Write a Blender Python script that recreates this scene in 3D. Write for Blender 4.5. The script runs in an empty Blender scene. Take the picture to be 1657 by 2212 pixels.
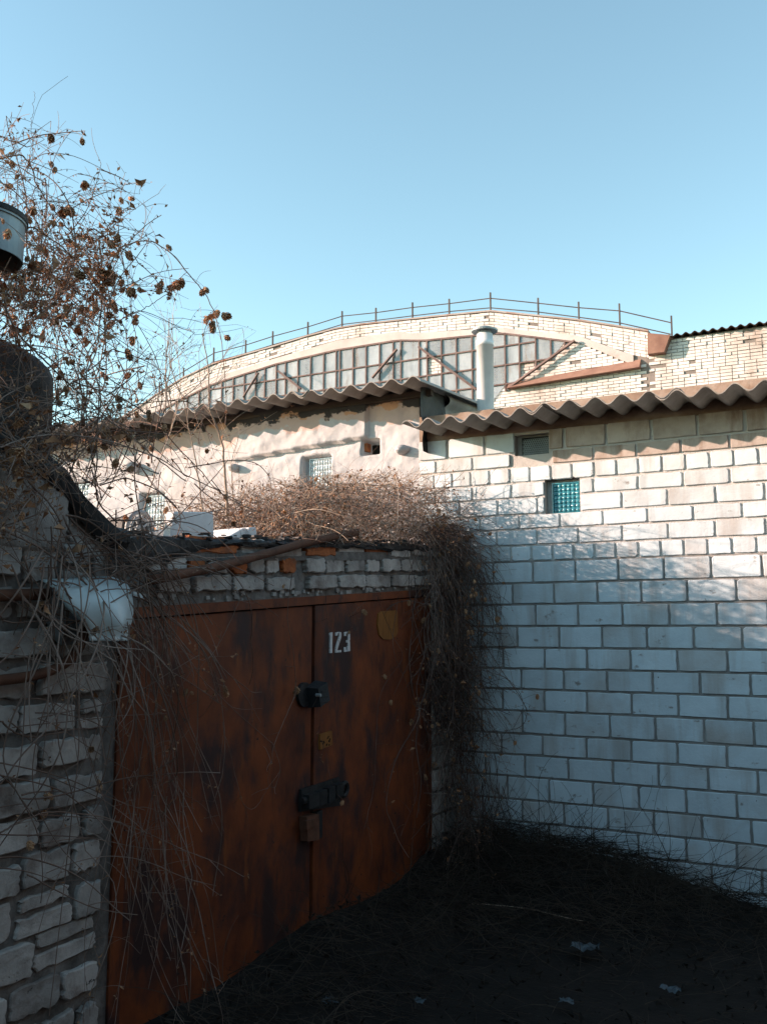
import bpy, math, random
import numpy as np
from mathutils import Vector

random.seed(11)
rng = np.random.default_rng(11)
SC = bpy.context.scene
COL = SC.collection

# ------------------------------------------------------------------ camera
# World frame: x runs along the white block wall (to the right), y runs away behind it, z up.
# The block wall is the plane y = 0, the garage front with the rusty gate is the plane x = 0.
F, CX, CY = 2040.0, 828.5, 1106.0            # focal length and centre for a 1657 x 2212 picture
PITCH = math.atan(254 / F)
TH = math.radians(62.1235)
CAM = Vector((2.7307, -6.2746, 1.72))
YAW = math.radians(90) - TH

cam_d = bpy.data.cameras.new('camera')
cam_d.sensor_fit = 'HORIZONTAL'
cam_d.sensor_width = 36.0
cam_d.lens = 36.0 * F / 1657.0
cam_d.clip_start = 0.05
cam_d.clip_end = 2000
cam = bpy.data.objects.new('camera', cam_d)
cam.location = CAM
cam.rotation_euler = (math.radians(90) + PITCH, 0, YAW)
COL.objects.link(cam)
SC.camera = cam

# ------------------------------------------------------------------ sky, sun, exposure
SUN_EL = math.radians(15.5)
SUN_H = Vector((-0.884, -0.4675, 0)).normalized()
SUN = Vector((SUN_H.x * math.cos(SUN_EL), SUN_H.y * math.cos(SUN_EL), math.sin(SUN_EL)))

world = bpy.data.worlds.new('World')
SC.world = world
world.use_nodes = True
wn = world.node_tree.nodes
wl = world.node_tree.links
bg = wn['Background']
sky = wn.new('ShaderNodeTexSky')
sky.sky_type = 'NISHITA'
sky.sun_disc = False
sky.sun_elevation = SUN_EL
sky.sun_rotation = math.atan2(SUN_H.x, SUN_H.y)
sky.air_density = 1.0
sky.dust_density = 0.15
sky.ozone_density = 0.4
sky.altitude = 100
tint = wn.new('ShaderNodeMix')           # the photograph's clear, slightly cyan rendering of the whole sky
tint.data_type = 'RGBA'; tint.blend_type = 'MULTIPLY'; tint.inputs['Factor'].default_value = 1.0
tint.inputs['B'].default_value = (0.98, 1.12, 1.0, 1)
wl.new(sky.outputs[0], tint.inputs['A'])
wl.new(tint.outputs['Result'], bg.inputs[0])
bg.inputs[1].default_value = 0.15

sun_d = bpy.data.lights.new('sun', 'SUN')
sun_d.energy = 5.0
sun_d.angle = math.radians(0.55)
sun_d.color = (1.0, 0.705, 0.56)
sun = bpy.data.objects.new('sun', sun_d)
sun.rotation_euler = (-SUN).to_track_quat('-Z', 'Y').to_euler()
sun.location = (-20, -12, 10)
COL.objects.link(sun)

SC.view_settings.view_transform = 'Standard'
SC.view_settings.look = 'None'
SC.view_settings.gamma = 1.0
SC.view_settings.use_curve_mapping = False
SC.view_settings.exposure = 1.15
SC.render.engine = 'CYCLES'
SC.cycles.use_denoising = True
SC.cycles.max_bounces = 8
SC.cycles.transparent_max_bounces = 12

# ------------------------------------------------------------------ geometry helpers
cyaw, syaw = math.cos(YAW), math.sin(YAW)
FWD = Vector((-syaw, cyaw, 0))
RGT = Vector((cyaw, syaw, 0))
def ray(px, py):
    a = (px - CX) / F
    b = -(py - CY) / F
    return RGT * a + FWD * (math.cos(PITCH) - b * math.sin(PITCH)) + Vector((0, 0, math.sin(PITCH) + b * math.cos(PITCH)))
def RP(px, py, y=0.0):          # point of a wall parallel to the block wall
    r = ray(px, py)
    return CAM + r * ((y - CAM.y) / r.y)
def BP(px, py, x=0.0):          # point of a wall parallel to the gate
    r = ray(px, py)
    return CAM + r * ((x - CAM.x) / r.x)

_tab = rng.random((256, 256))
def vnoise(x, y):
    x = np.asarray(x, float); y = np.asarray(y, float)
    xi = np.floor(x).astype(int); yi = np.floor(y).astype(int)
    fx = x - xi; fy = y - yi
    fx = fx * fx * (3 - 2 * fx); fy = fy * fy * (3 - 2 * fy)
    g = lambda a, b: _tab[a & 255, b & 255]
    return (g(xi, yi) * (1 - fx) + g(xi + 1, yi) * fx) * (1 - fy) + (g(xi, yi + 1) * (1 - fx) + g(xi + 1, yi + 1) * fx) * fy
def fbm(x, y, o=4):
    s, a, t = 0, 0.5, 0
    for i in range(o):
        s = s + a * vnoise(np.asarray(x) * 2 ** i + 17.3 * i, np.asarray(y) * 2 ** i + 5.1 * i); t += a; a *= 0.5
    return s / t

class MB:
    def __init__(self):
        self.v = []; self.f = []
    def quad(self, a, b, c, d):
        n = len(self.v); self.v += [tuple(a), tuple(b), tuple(c), tuple(d)]; self.f.append((n, n + 1, n + 2, n + 3))
    def tri(self, a, b, c):
        n = len(self.v); self.v += [tuple(a), tuple(b), tuple(c)]; self.f.append((n, n + 1, n + 2))
    def hexa(self, p):          # 8 corners: 0-3 one face, 4-7 the opposite face
        n = len(self.v); self.v += [tuple(q) for q in p]
        for f in ((0, 3, 2, 1), (4, 5, 6, 7), (0, 1, 5, 4), (1, 2, 6, 5), (2, 3, 7, 6), (3, 0, 4, 7)):
            self.f.append(tuple(n + i for i in f))
    def box(self, x0, x1, y0, y1, z0, z1):
        self.hexa([(x0, y0, z0), (x1, y0, z0), (x1, y1, z0), (x0, y1, z0), (x0, y0, z1), (x1, y0, z1), (x1, y1, z1), (x0, y1, z1)])
    def tube(self, pts, r0, r1=None, n=4, cap=False):
        if r1 is None: r1 = r0
        m = len(pts)
        if m < 2: return
        base = len(self.v)
        up = Vector((0.31, 0.77, 0.55))
        for i in range(m):
            a = pts[max(i - 1, 0)]; b = pts[min(i + 1, m - 1)]
            t = Vector((b[0] - a[0], b[1] - a[1], b[2] - a[2]))
            if t.length < 1e-9: t = Vector((0, 0, 1))
            t.normalize()
            u = up - t * up.dot(t)
            if u.length < 1e-3: u = t.orthogonal()
            u.normalize(); up = u
            w = t.cross(u)
            rr = r0 + (r1 - r0) * i / (m - 1)
            p = pts[i]
            for k in range(n):
                c = math.cos(2 * math.pi * k / n) * rr; s = math.sin(2 * math.pi * k / n) * rr
                self.v.append((p[0] + u.x * c + w.x * s, p[1] + u.y * c + w.y * s, p[2] + u.z * c + w.z * s))
        for i in range(m - 1):
            for k in range(n):
                k2 = (k + 1) % n
                self.f.append((base + i * n + k, base + i * n + k2, base + (i + 1) * n + k2, base + (i + 1) * n + k))
        if cap:
            self.f.append(tuple(base + k for k in range(n))[::-1])
            self.f.append(tuple(base + (m - 1) * n + k for k in range(n)))
    def grid(self, P, flip=False):  # P[i][j] points
        n = len(self.v); h = len(P); w = len(P[0])
        for r in P: self.v += [tuple(q) for q in r]
        for i in range(h - 1):
            for j in range(w - 1):
                q = (n + i * w + j, n + i * w + j + 1, n + (i + 1) * w + j + 1, n + (i + 1) * w + j)
                self.f.append(q[::-1] if flip else q)
    def mesh(self, name, mat, smooth=False):
        me = bpy.data.meshes.new(name)
        me.from_pydata(self.v, [], self.f)
        me.update()
        if smooth:
            me.polygons.foreach_set('use_smooth', [True] * len(me.polygons))
        if mat: me.materials.append(mat)
        return me
    def build(self, name, mat, parent=None, smooth=False):
        return link(name, self.mesh(name, mat, smooth), parent)

def wloc(o):
    v = Vector((0, 0, 0))
    while o is not None:
        v = v + Vector(o.location); o = o.parent
    return v
def link(name, me, parent=None, loc=(0, 0, 0)):
    o = bpy.data.objects.new(name, me)
    COL.objects.link(o)
    if parent is not None:
        o.parent = parent
        o.location = Vector(loc) - wloc(parent)
    else:
        o.location = loc
    return o
def tag(o, label, cat, group=None):
    o['label'] = label; o['category'] = cat
    if group: o['group'] = group
    return o
def thing(name, label, cat, loc=(0, 0, 0), group=None):
    o = bpy.data.objects.new(name, None)
    o.empty_display_size = 0.2
    COL.objects.link(o); o.location = loc
    return tag(o, label, cat, group)
def setting(o): o['kind'] = 'structure'; return o
def stuff(o): o['kind'] = 'stuff'; return o

def panel(mb, fn, u0, u1, v0, v1, holes=(), depth=0.1):
    """flat wall with rectangular openings; fn(u, v, d) gives the point, d = depth into the wall"""
    us = sorted({u0, u1, *[h[0] for h in holes], *[h[1] for h in holes]})
    vs = sorted({v0, v1, *[h[2] for h in holes], *[h[3] for h in holes]})
    for i in range(len(us) - 1):
        for j in range(len(vs) - 1):
            cu, cv = (us[i] + us[i + 1]) / 2, (vs[j] + vs[j + 1]) / 2
            if any(h[0] < cu < h[1] and h[2] < cv < h[3] for h in holes): continue
            mb.quad(fn(us[i], vs[j], 0), fn(us[i + 1], vs[j], 0), fn(us[i + 1], vs[j + 1], 0), fn(us[i], vs[j + 1], 0))
    for a, b, c, d in holes:
        for (p, q) in (((a, c), (b, c)), ((b, c), (b, d)), ((b, d), (a, d)), ((a, d), (a, c))):
            mb.quad(fn(p[0], p[1], 0), fn(q[0], q[1], 0), fn(q[0], q[1], depth), fn(p[0], p[1], depth))
        mb.quad(fn(a, c, depth), fn(b, c, depth), fn(b, d, depth), fn(a, d, depth))

def brick_mesh(name, w, h, d, mat, rough=0.004, bevel=0.005, corner=0.01, sub=3):
    """a brick whose front looks to -y; uneven outline, softened arrises"""
    out = []
    cs = [(-w / 2, -h / 2), (w / 2, -h / 2), (w / 2, h / 2), (-w / 2, h / 2)]
    for k in range(4):
        a = cs[k]; b = cs[(k + 1) % 4]
        L = math.hypot(b[0] - a[0], b[1] - a[1])
        ca = min(corner * random.uniform(0.5, 1.6) * (1.7 if random.random() < 0.08 else 1.0), L * 0.3)
        ts = [ca / L] + [ca / L + (1 - 2 * ca / L) * (i + 1) / (sub + 1) for i in range(sub)] + [1 - ca / L]
        nx, ny = (b[1] - a[1]) / L, -(b[0] - a[0]) / L
        for t in ts:
            j = -abs(random.gauss(0, rough))
            out.append((a[0] + (b[0] - a[0]) * t + nx * j, a[1] + (b[1] - a[1]) * t + ny * j))
    n = len(out)
    mb = MB()
    mb.v = [(x, d, z) for x, z in out] + [(x, bevel, z) for x, z in out]
    ins = []
    for x, z in out:
        ins.append((x * (1 - 2 * bevel / w), -random.uniform(0, 0.0015), z * (1 - 2 * bevel / h)))
    mb.v += ins
    for i in range(n):
        j = (i + 1) % n
        mb.f.append((i, j, n + j, n + i)); mb.f.append((n + i, n + j, 2 * n + j, 2 * n + i))
    mb.f.append(tuple(range(2 * n, 3 * n)))
    return mb.mesh(name, mat)

# ------------------------------------------------------------------ material helpers
def ramp(nt, stops, fac):
    r = nt.nodes.new('ShaderNodeValToRGB')
    e = r.color_ramp.elements
    while len(e) < len(stops): e.new(0.5)
    for i, (p, c) in enumerate(stops):
        e[i].position = p; e[i].color = (*c, 1)
    nt.links.new(fac, r.inputs[0])
    return r.outputs[0]
def pm(name, stops, scale=6.0, detail=6, stretch=(1, 1, 1), rough=0.85, bump=0.25, bscale=70.0, rand=0.0,
       over=(), metal=0.0, spec=0.3, distort=0.0, alpha=None, coat=0.0, sss=None):
    """procedural material: noise through a ramp, optional overlays (colour, scale, lo, hi, stretch), bump, per-object tone"""
    m = bpy.data.materials.new(name); m.use_nodes = True
    nt = m.node_tree; N = nt.nodes; L = nt.links
    bs = N['Principled BSDF']
    tc = N.new('ShaderNodeTexCoord')
    oi = N.new('ShaderNodeObjectInfo')
    off = N.new('ShaderNodeVectorMath'); off.operation = 'MULTIPLY_ADD'
    cmb = N.new('ShaderNodeCombineXYZ')
    for i in range(3): L.new(oi.outputs['Random'], cmb.inputs[i])
    L.new(cmb.outputs[0], off.inputs[0]); off.inputs[1].default_value = (37.0, 53.0, 71.0)
    L.new(tc.outputs['Object'], off.inputs[2])
    vec = off.outputs[0]
    def noise(sc, st, det, dist=0.0):
        mp = N.new('ShaderNodeMapping'); mp.inputs['Scale'].default_value = st
        L.new(vec, mp.inputs[0])
        n = N.new('ShaderNodeTexNoise'); n.inputs['Scale'].default_value = sc; n.inputs['Detail'].default_value = det
        n.inputs['Roughness'].default_value = 0.62; n.inputs['Distortion'].default_value = dist
        L.new(mp.outputs[0], n.inputs['Vector'])
        return n.outputs['Fac']
    col = ramp(nt, stops, noise(scale, stretch, detail, distort))
    for (c, sc, lo, hi, st) in over:
        mr = N.new('ShaderNodeMapRange'); mr.inputs[1].default_value = lo; mr.inputs[2].default_value = hi
        L.new(noise(sc, st, 7), mr.inputs[0])
        mx = N.new('ShaderNodeMix'); mx.data_type = 'RGBA'
        L.new(mr.outputs[0], mx.inputs['Factor']); L.new(col, mx.inputs['A']); mx.inputs['B'].default_value = (*c, 1)
        col = mx.outputs['Result']
    if rand:
        mr = N.new('ShaderNodeMapRange'); mr.inputs[3].default_value = 1 - rand; mr.inputs[4].default_value = 1 + rand
        L.new(oi.outputs['Random'], mr.inputs[0])
        hs = N.new('ShaderNodeHueSaturation'); L.new(mr.outputs[0], hs.inputs['Value']); L.new(col, hs.inputs['Color'])
        col = hs.outputs[0]
    L.new(col, bs.inputs['Base Color'])
    bs.inputs['Roughness'].default_value = rough
    bs.inputs['Metallic'].default_value = metal
    bs.inputs['Specular IOR Level'].default_value = spec
    if coat: bs.inputs['Coat Weight'].default_value = coat
    if alpha is not None: bs.inputs['Alpha'].default_value = alpha
    if bump:
        b = N.new('ShaderNodeBump'); b.inputs['Strength'].default_value = bump; b.inputs['Distance'].default_value = 0.01
        L.new(noise(bscale, (1, 1, 1), 5), b.inputs['Height']); L.new(b.outputs[0], bs.inputs['Normal'])
    m['col'] = 1
    return m

M = {}
M['silicate'] = pm('silicate_brick', [(0.3, (0.52, 0.60, 0.64)), (0.55, (0.60, 0.69, 0.735)), (0.75, (0.67, 0.76, 0.80))], 5, rand=0.07, bump=0.25, bscale=55,
                   over=[((0.40, 0.38, 0.36), 2.2, 0.50, 0.75, (3, 3, 0.35)), ((0.46, 0.44, 0.42), 1.3, 0.52, 0.70, (1, 1, 1)), ((0.30, 0.29, 0.28), 11, 0.64, 0.70, (1, 1, 1.6)), ((0.06, 0.055, 0.05), 20, 0.715, 0.735, (1, 1, 1))])
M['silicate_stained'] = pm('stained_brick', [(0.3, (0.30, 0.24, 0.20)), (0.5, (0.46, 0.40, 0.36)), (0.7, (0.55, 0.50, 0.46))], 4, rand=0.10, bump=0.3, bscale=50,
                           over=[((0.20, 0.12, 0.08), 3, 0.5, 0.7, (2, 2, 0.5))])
M['lintel'] = pm('stained_concrete', [(0.3, (0.17, 0.11, 0.08)), (0.5, (0.27, 0.19, 0.14)), (0.72, (0.40, 0.33, 0.28))], 4, stretch=(1, 1, 1.6), bump=0.35, bscale=40)
M['mortar_pale'] = pm('pale_mortar', [(0.3, (0.42, 0.40, 0.38)), (0.7, (0.54, 0.53, 0.51))], 9, bump=0.6, bscale=90)
M['mortar'] = pm('mortar', [(0.3, (0.22, 0.21, 0.20)), (0.7, (0.36, 0.34, 0.32))], 9, bump=0.6, bscale=90)
M['mortar_dark'] = pm('old_mortar', [(0.3, (0.075, 0.07, 0.066)), (0.5, (0.15, 0.14, 0.13)), (0.7, (0.24, 0.225, 0.21))], 12, bump=1.0, bscale=30)
M['old_brick'] = pm('old_silicate', [(0.28, (0.22, 0.20, 0.185)), (0.5, (0.40, 0.375, 0.35)), (0.72, (0.52, 0.49, 0.46))], 9, rand=0.22, bump=0.9, bscale=28,
                    over=[((0.16, 0.12, 0.10), 5, 0.52, 0.75, (1, 1, 1)), ((0.06, 0.055, 0.05), 30, 0.66, 0.7, (1, 1, 1))])
M['red_brick'] = pm('red_brick', [(0.3, (0.24, 0.075, 0.03)), (0.6, (0.40, 0.13, 0.045)), (0.8, (0.48, 0.22, 0.10))], 14, rand=0.15, bump=0.7, bscale=45,
                    over=[((0.12, 0.06, 0.04), 9, 0.55, 0.72, (1, 1, 1))])
M['old_dark_brick'] = pm('dark_brick', [(0.3, (0.025, 0.024, 0.024)), (0.7, (0.05, 0.047, 0.045))], 4, bump=0.4)  # near-black so the added skylight blockers bounce little light
M['asbestos'] = pm('asbestos_cement', [(0.3, (0.23, 0.21, 0.19)), (0.7, (0.36, 0.34, 0.31))], 5, bump=0.3, bscale=120, rand=0.06,
                   over=[((0.20, 0.17, 0.14), 3, 0.55, 0.75, (1, 1, 1))])
M['tar'] = pm('black_tar_felt', [(0.3, (0.010, 0.010, 0.011)), (0.7, (0.030, 0.029, 0.029))], 9, rough=0.55, bump=0.7, bscale=40)
M['wood_dark'] = pm('dark_board', [(0.3, (0.035, 0.025, 0.02)), (0.7, (0.09, 0.065, 0.05))], 3, stretch=(0.4, 6, 6), bump=0.3)
M['zinc'] = pm('galvanised_pipe', [(0.35, (0.66, 0.67, 0.68)), (0.65, (0.76, 0.77, 0.78))], 6, rough=0.45, metal=0.0, bump=0.05, spec=0.5)
M['zinc_dark'] = pm('dull_zinc', [(0.3, (0.20, 0.24, 0.26)), (0.7, (0.34, 0.39, 0.41))], 6, rough=0.5, metal=0.3, bump=0.1, spec=0.4)
M['rust_brown'] = pm('rusty_steel', [(0.3, (0.075, 0.035, 0.022)), (0.7, (0.17, 0.075, 0.045))], 12, rough=0.8, bump=0.4, bscale=60)
M['iron_dark'] = pm('dark_iron', [(0.3, (0.012, 0.013, 0.014)), (0.7, (0.035, 0.036, 0.038))], 14, rough=0.55, bump=0.3)
M['lock'] = pm('lock_casing', [(0.3, (0.016, 0.022, 0.026)), (0.7, (0.035, 0.045, 0.05))], 10, rough=0.5, bump=0.3)
M['gate'] = pm('rusted_gate_paint', [(0.28, (0.055, 0.014, 0.007)), (0.48, (0.15, 0.036, 0.010)), (0.72, (0.24, 0.058, 0.013))], 4.5, stretch=(1, 1.1, 0.8), rough=0.66, bump=0.12, bscale=60, spec=0.35,
               over=[((0.038, 0.018, 0.017), 1.8, 0.50, 0.62, (1, 1.5, 0.9)), ((0.21, 0.058, 0.014), 4, 0.58, 0.72, (1, 3, 0.7)), ((0.035, 0.016, 0.012), 7, 0.58, 0.72, (1, 2.2, 0.6)), ((0.02, 0.012, 0.012), 26, 0.66, 0.70, (1, 1, 1))])
M['numeral'] = pm('white_stencil_paint', [(0.3, (0.56, 0.56, 0.56)), (0.7, (0.74, 0.74, 0.74))], 30, rough=0.7, bump=0, over=[((0.20, 0.08, 0.04), 60, 0.60, 0.68, (1, 1, 1))])
M['ochre'] = pm('ochre_paint', [(0.3, (0.20, 0.075, 0.016)), (0.7, (0.29, 0.12, 0.025))], 14, stretch=(1, 3, 0.6), rough=0.6, bump=0)
M['glass_teal'] = pm('teal_glass', [(0.3, (0.02, 0.15, 0.20)), (0.7, (0.05, 0.26, 0.32))], 5, rough=0.12, bump=0, spec=0.6, coat=0.5)
M['glass_pale'] = pm('pale_glass', [(0.3, (0.34, 0.43, 0.46)), (0.7, (0.50, 0.58, 0.60))], 5, rough=0.12, bump=0, spec=0.6, coat=0.5)
M['foam'] = pm('polystyrene', [(0.3, (0.74, 0.74, 0.73)), (0.7, (0.84, 0.84, 0.84))], 20, rough=0.8, bump=0.25, bscale=160, over=[((0.45, 0.42, 0.38), 7, 0.58, 0.75, (1, 1, 1))])
M['film'] = pm('plastic_sheet', [(0.3, (0.60, 0.74, 0.78)), (0.7, (0.74, 0.86, 0.88))], 4, rough=0.35, bump=0.2, bscale=14, spec=0.5)
M['film_grey'] = pm('grey_sheet', [(0.3, (0.16, 0.165, 0.17)), (0.7, (0.24, 0.245, 0.25))], 4, rough=0.6, bump=0.2, bscale=14)
M['grey_plastic'] = pm('grey_plastic', [(0.3, (0.28, 0.29, 0.29)), (0.7, (0.38, 0.39, 0.39))], 10, rough=0.5, bump=0)
M['stem'] = pm('vine_stem', [(0.3, (0.10, 0.058, 0.042)), (0.5, (0.21, 0.14, 0.11)), (0.72, (0.42, 0.34, 0.29))], 2.2, rough=0.85, bump=0)
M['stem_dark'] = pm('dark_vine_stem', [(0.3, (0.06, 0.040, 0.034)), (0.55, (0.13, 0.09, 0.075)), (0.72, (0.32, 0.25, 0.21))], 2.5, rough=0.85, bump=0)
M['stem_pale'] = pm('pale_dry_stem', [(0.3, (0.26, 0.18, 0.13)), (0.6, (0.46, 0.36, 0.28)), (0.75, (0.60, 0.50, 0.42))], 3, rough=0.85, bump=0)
M['leaf_dry'] = pm('dry_leaf', [(0.3, (0.14, 0.065, 0.035)), (0.55, (0.36, 0.19, 0.10)), (0.75, (0.52, 0.36, 0.24))], 9, rough=0.85, bump=0)
M['cone'] = pm('hop_cone', [(0.3, (0.26, 0.13, 0.065)), (0.6, (0.46, 0.27, 0.15)), (0.8, (0.60, 0.46, 0.36))], 30, rough=0.8, bump=0, rand=0.4)
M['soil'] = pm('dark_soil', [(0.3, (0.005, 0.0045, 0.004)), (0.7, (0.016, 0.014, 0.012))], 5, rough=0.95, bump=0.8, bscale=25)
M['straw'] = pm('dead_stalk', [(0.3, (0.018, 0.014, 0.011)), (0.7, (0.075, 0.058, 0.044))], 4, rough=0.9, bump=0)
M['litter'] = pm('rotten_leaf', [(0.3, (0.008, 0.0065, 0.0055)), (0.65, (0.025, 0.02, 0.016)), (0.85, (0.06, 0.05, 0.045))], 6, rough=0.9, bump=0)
M['scrap'] = pm('pale_scrap', [(0.3, (0.035, 0.05, 0.06)), (0.7, (0.10, 0.13, 0.15))], 9, rough=0.6, bump=0.2)
M['far_brick'] = pm('far_silicate', [(0.3, (0.60, 0.58, 0.55)), (0.6, (0.72, 0.71, 0.69))], 1.6, bump=0.2, bscale=12, over=[((0.40, 0.32, 0.27), 0.8, 0.52, 0.75, (1, 1, 0.5)), ((0.30, 0.24, 0.20), 3.5, 0.62, 0.72, (1, 1, 1))])
M['far_mortar'] = pm('far_mortar', [(0.3, (0.16, 0.14, 0.125)), (0.7, (0.28, 0.25, 0.23))], 3, bump=0.3)
M['far_concrete'] = pm('far_concrete', [(0.3, (0.46, 0.42, 0.40)), (0.7, (0.60, 0.57, 0.55))], 1.5, bump=0.4, bscale=8, over=[((0.34, 0.28, 0.24), 1.2, 0.6, 0.8, (1, 1, 1))])
M['far_rust'] = pm('far_rust', [(0.3, (0.19, 0.10, 0.075)), (0.7, (0.33, 0.20, 0.15))], 2, stretch=(1, 1, 1), bump=0.2)
M['far_flash'] = pm('grey_flashing', [(0.35, (0.30, 0.24, 0.21)), (0.62, (0.40, 0.36, 0.34))], 0.8, bump=0.1, over=[((0.28, 0.12, 0.07), 0.7, 0.55, 0.65, (1, 1, 1))])
M['far_frame'] = pm('far_frame', [(0.3, (0.11, 0.075, 0.07)), (0.7, (0.22, 0.16, 0.145))], 3, bump=0)
M['rail'] = pm('rail_steel', [(0.3, (0.06, 0.055, 0.055)), (0.7, (0.13, 0.11, 0.10))], 3, bump=0)
M['pane'] = pm('old_pane', [(0.3, (0.32, 0.37, 0.40)), (0.5, (0.45, 0.52, 0.56)), (0.7, (0.60, 0.66, 0.69))], 1.6, stretch=(1.5, 1, 0.5), rough=0.14, bump=0, spec=0.6, alpha=0.5, rand=0.25, over=[((0.30, 0.24, 0.19), 2.0, 0.55, 0.75, (2, 1, 0.4))])
M['dark'] = pm('dark_interior', [(0.3, (0.006, 0.005, 0.005)), (0.7, (0.012, 0.010, 0.009))], 5, bump=0)
M['bark'] = pm('grey_bark', [(0.3, (0.13, 0.11, 0.10)), (0.7, (0.24, 0.21, 0.19))], 3, bump=0)

# plaster with worn, flaking paint and tar stains along the top of the wall
def plaster_mat(z_top):
    m = pm('plaster', [(0.3, (0.40, 0.40, 0.41)), (0.6, (0.49, 0.495, 0.51)), (0.8, (0.56, 0.57, 0.59))], 2.5, bump=0.35, bscale=30,
           over=[((0.50, 0.44, 0.40), 1.1, 0.55, 0.8, (1, 1, 1))])
    nt = m.node_tree; N = nt.nodes; L = nt.links
    bs = N['Principled BSDF']
    src = bs.inputs['Base Color'].links[0].from_socket
    tc = N.new('ShaderNodeTexCoord'); sp = N.new('ShaderNodeSeparateXYZ'); L.new(tc.outputs['Object'], sp.inputs[0])
    def nz(sc, st=(1, 1, 1)):
        mp = N.new('ShaderNodeMapping'); mp.inputs['Scale'].default_value = st; L.new(tc.outputs['Object'], mp.inputs[0])
        n = N.new('ShaderNodeTexNoise'); n.inputs['Scale'].default_value = sc; n.inputs['Detail'].default_value = 8; n.inputs['Roughness'].default_value = 0.6
        L.new(mp.outputs[0], n.inputs['Vector']); return n.outputs['Fac']
    def band(edge, amp, sc, soft, st=(1, 1, 1)):      # mask = height above a ragged edge
        a = N.new('ShaderNodeMath'); a.operation = 'MULTIPLY_ADD'; L.new(nz(sc, st), a.inputs[0]); a.inputs[1].default_value = amp; L.new(sp.outputs[2], a.inputs[2])
        mr = N.new('ShaderNodeMapRange'); mr.inputs[1].default_value = edge; mr.inputs[2].default_value = edge + soft; L.new(a.outputs[0], mr.inputs[0])
        return mr.outputs[0]
    def mix(fac, col):
        nonlocal src
        mx = N.new('ShaderNodeMix'); mx.data_type = 'RGBA'; L.new(fac, mx.inputs['Factor']); L.new(src, mx.inputs['A']); mx.inputs['B'].default_value = (*col, 1)
        src = mx.outputs['Result']
    mix(band(z_top + 0.50, 0.55, 2.3, 0.012), (0.50, 0.38, 0.34))
    mix(band(z_top + 0.64, 0.60, 2.7, 0.010, (1, 1, 1.3)), (0.52, 0.29, 0.18))
    mix(band(z_top + 0.655, 0.62, 2.4, 0.015, (1, 1, 1.3)), (0.045, 0.04, 0.04))
    L.new(src, bs.inputs['Base Color'])
    return m

K = 1657.0 / 3008.0             # full photograph pixel -> 1657-wide picture

# ------------------------------------------------------------------ ground
def heap(x, y):                 # matted stalks piled against the block wall and the gate foot
    if x < -0.3 or y > 0.3: return 0.0
    H = float(np.interp(x, [0, 0.9, 1.4, 2.0, 6], [0.38, 0.34, 0.20, 0.08, 0.03]))
    a = H * math.exp(-((y + 0.05) / 0.55) ** 2) * (0.75 + 0.5 * float(fbm(x * 2.5, y * 2.5)))
    b = 0.24 * math.exp(-((x + 0.0) / 0.38) ** 2) * (0.6 + 0.8 * float(fbm(x * 2, y * 2 + 9))) * float(np.interp(y, [-4, -3, -0.5, 0], [0.4, 0.7, 1, 1]))
    return max(a, b)
mb = MB()
n = 110
xs = np.concatenate([[-400, -60, -14], np.linspace(-6, 8, n), [20, 80, 400]])
ys = np.concatenate([[-400, -60, -16], np.linspace(-10, 6, n), [20, 80, 400]])
P = []
for yy in ys:
    row = []
    for xx in xs:
        near = max(0.0, 1 - max(abs(xx - 1) / 7, abs(yy + 2) / 8))
        h = 0.05 * (float(fbm(xx * 1.3, yy * 1.3)) - 0.5) * min(1, near * 3)
        h += heap(xx, yy)
        row.append((xx, yy, h))
    P.append(row)
mb.grid(P)
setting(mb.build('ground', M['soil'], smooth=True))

# unseen blocks added behind and beside the camera to cut skylight in the yard
ob = MB(); ob.box(-8, 9, -19, -15.0, 0, 3.6); setting(ob.build('building', M['old_dark_brick']))
ob = MB(); ob.box(5.4, 9.0, -11.5, -0.2, 0, 4.6); setting(ob.build('building', M['old_dark_brick']))

# ------------------------------------------------------------------ white block garage on the right
bg1 = thing('block_garage', 'white silicate block garage with corrugated roof and a teal glass block', 'garage', (2.8, 2, 0))
SRC_J = [1650, 1738, 1796.5, 1863, 1925, 1995, 2056, 2123, 2189, 2278, 2366, 2456, 2545, 2631, 2716, 2805, 2900, 2987, 3077, 3172, 3263, 3355, 3447, 3540]
PHASE = [2561, 2505, 2322, 2506, 2446, 2544, 2439, 2428, 2429, 2523, 2446, 2549, 2478, 2564, 2481, 2572, 2474, 2588, 2505, 2576, 2505, 2590, 2500]
JZ = [RP(2449 * K, s * K).z for s in SRC_J]
gb0 = RP(1190, 1043); gb1 = RP(1252, 1105)          # glass block opening
vt0 = RP(1112, 945); vt1 = RP(1186, 979)            # vent opening
holes = [(gb0.x - 0.045, gb1.x + 0.006, gb1.z - 0.004, gb0.z + 0.03), (vt0.x, vt1.x, vt1.z, vt0.z + 0.012)]
XL, XR = -0.287, 6.0
wb = MB()
front = lambda u, v, d: (u, d, v)
panel(wb, front, XL, XR, -0.2, JZ[8] + 0.004, (), 0.06)
wb.quad((XR, 0, -0.2), (XR, 4, -0.2), (XR, 4, 3.125), (XR, 0, 3.125))
wb.quad((XL, 4, -0.2), (XL, 0, -0.2), (XL, 0, 3.125), (XL, 4, 3.125))
wb.quad((XR, 4, -0.2), (XL, 4, -0.2), (XL, 4, 3.125), (XR, 4, 3.125))
wall1 = wb.build('wall', M['mortar'], bg1)
ub = MB(); panel(ub, front, XL, XR, JZ[8] + 0.004, 3.125, holes, 0.06); ub.build('upper_wall', M['mortar_pale'], bg1)

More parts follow.
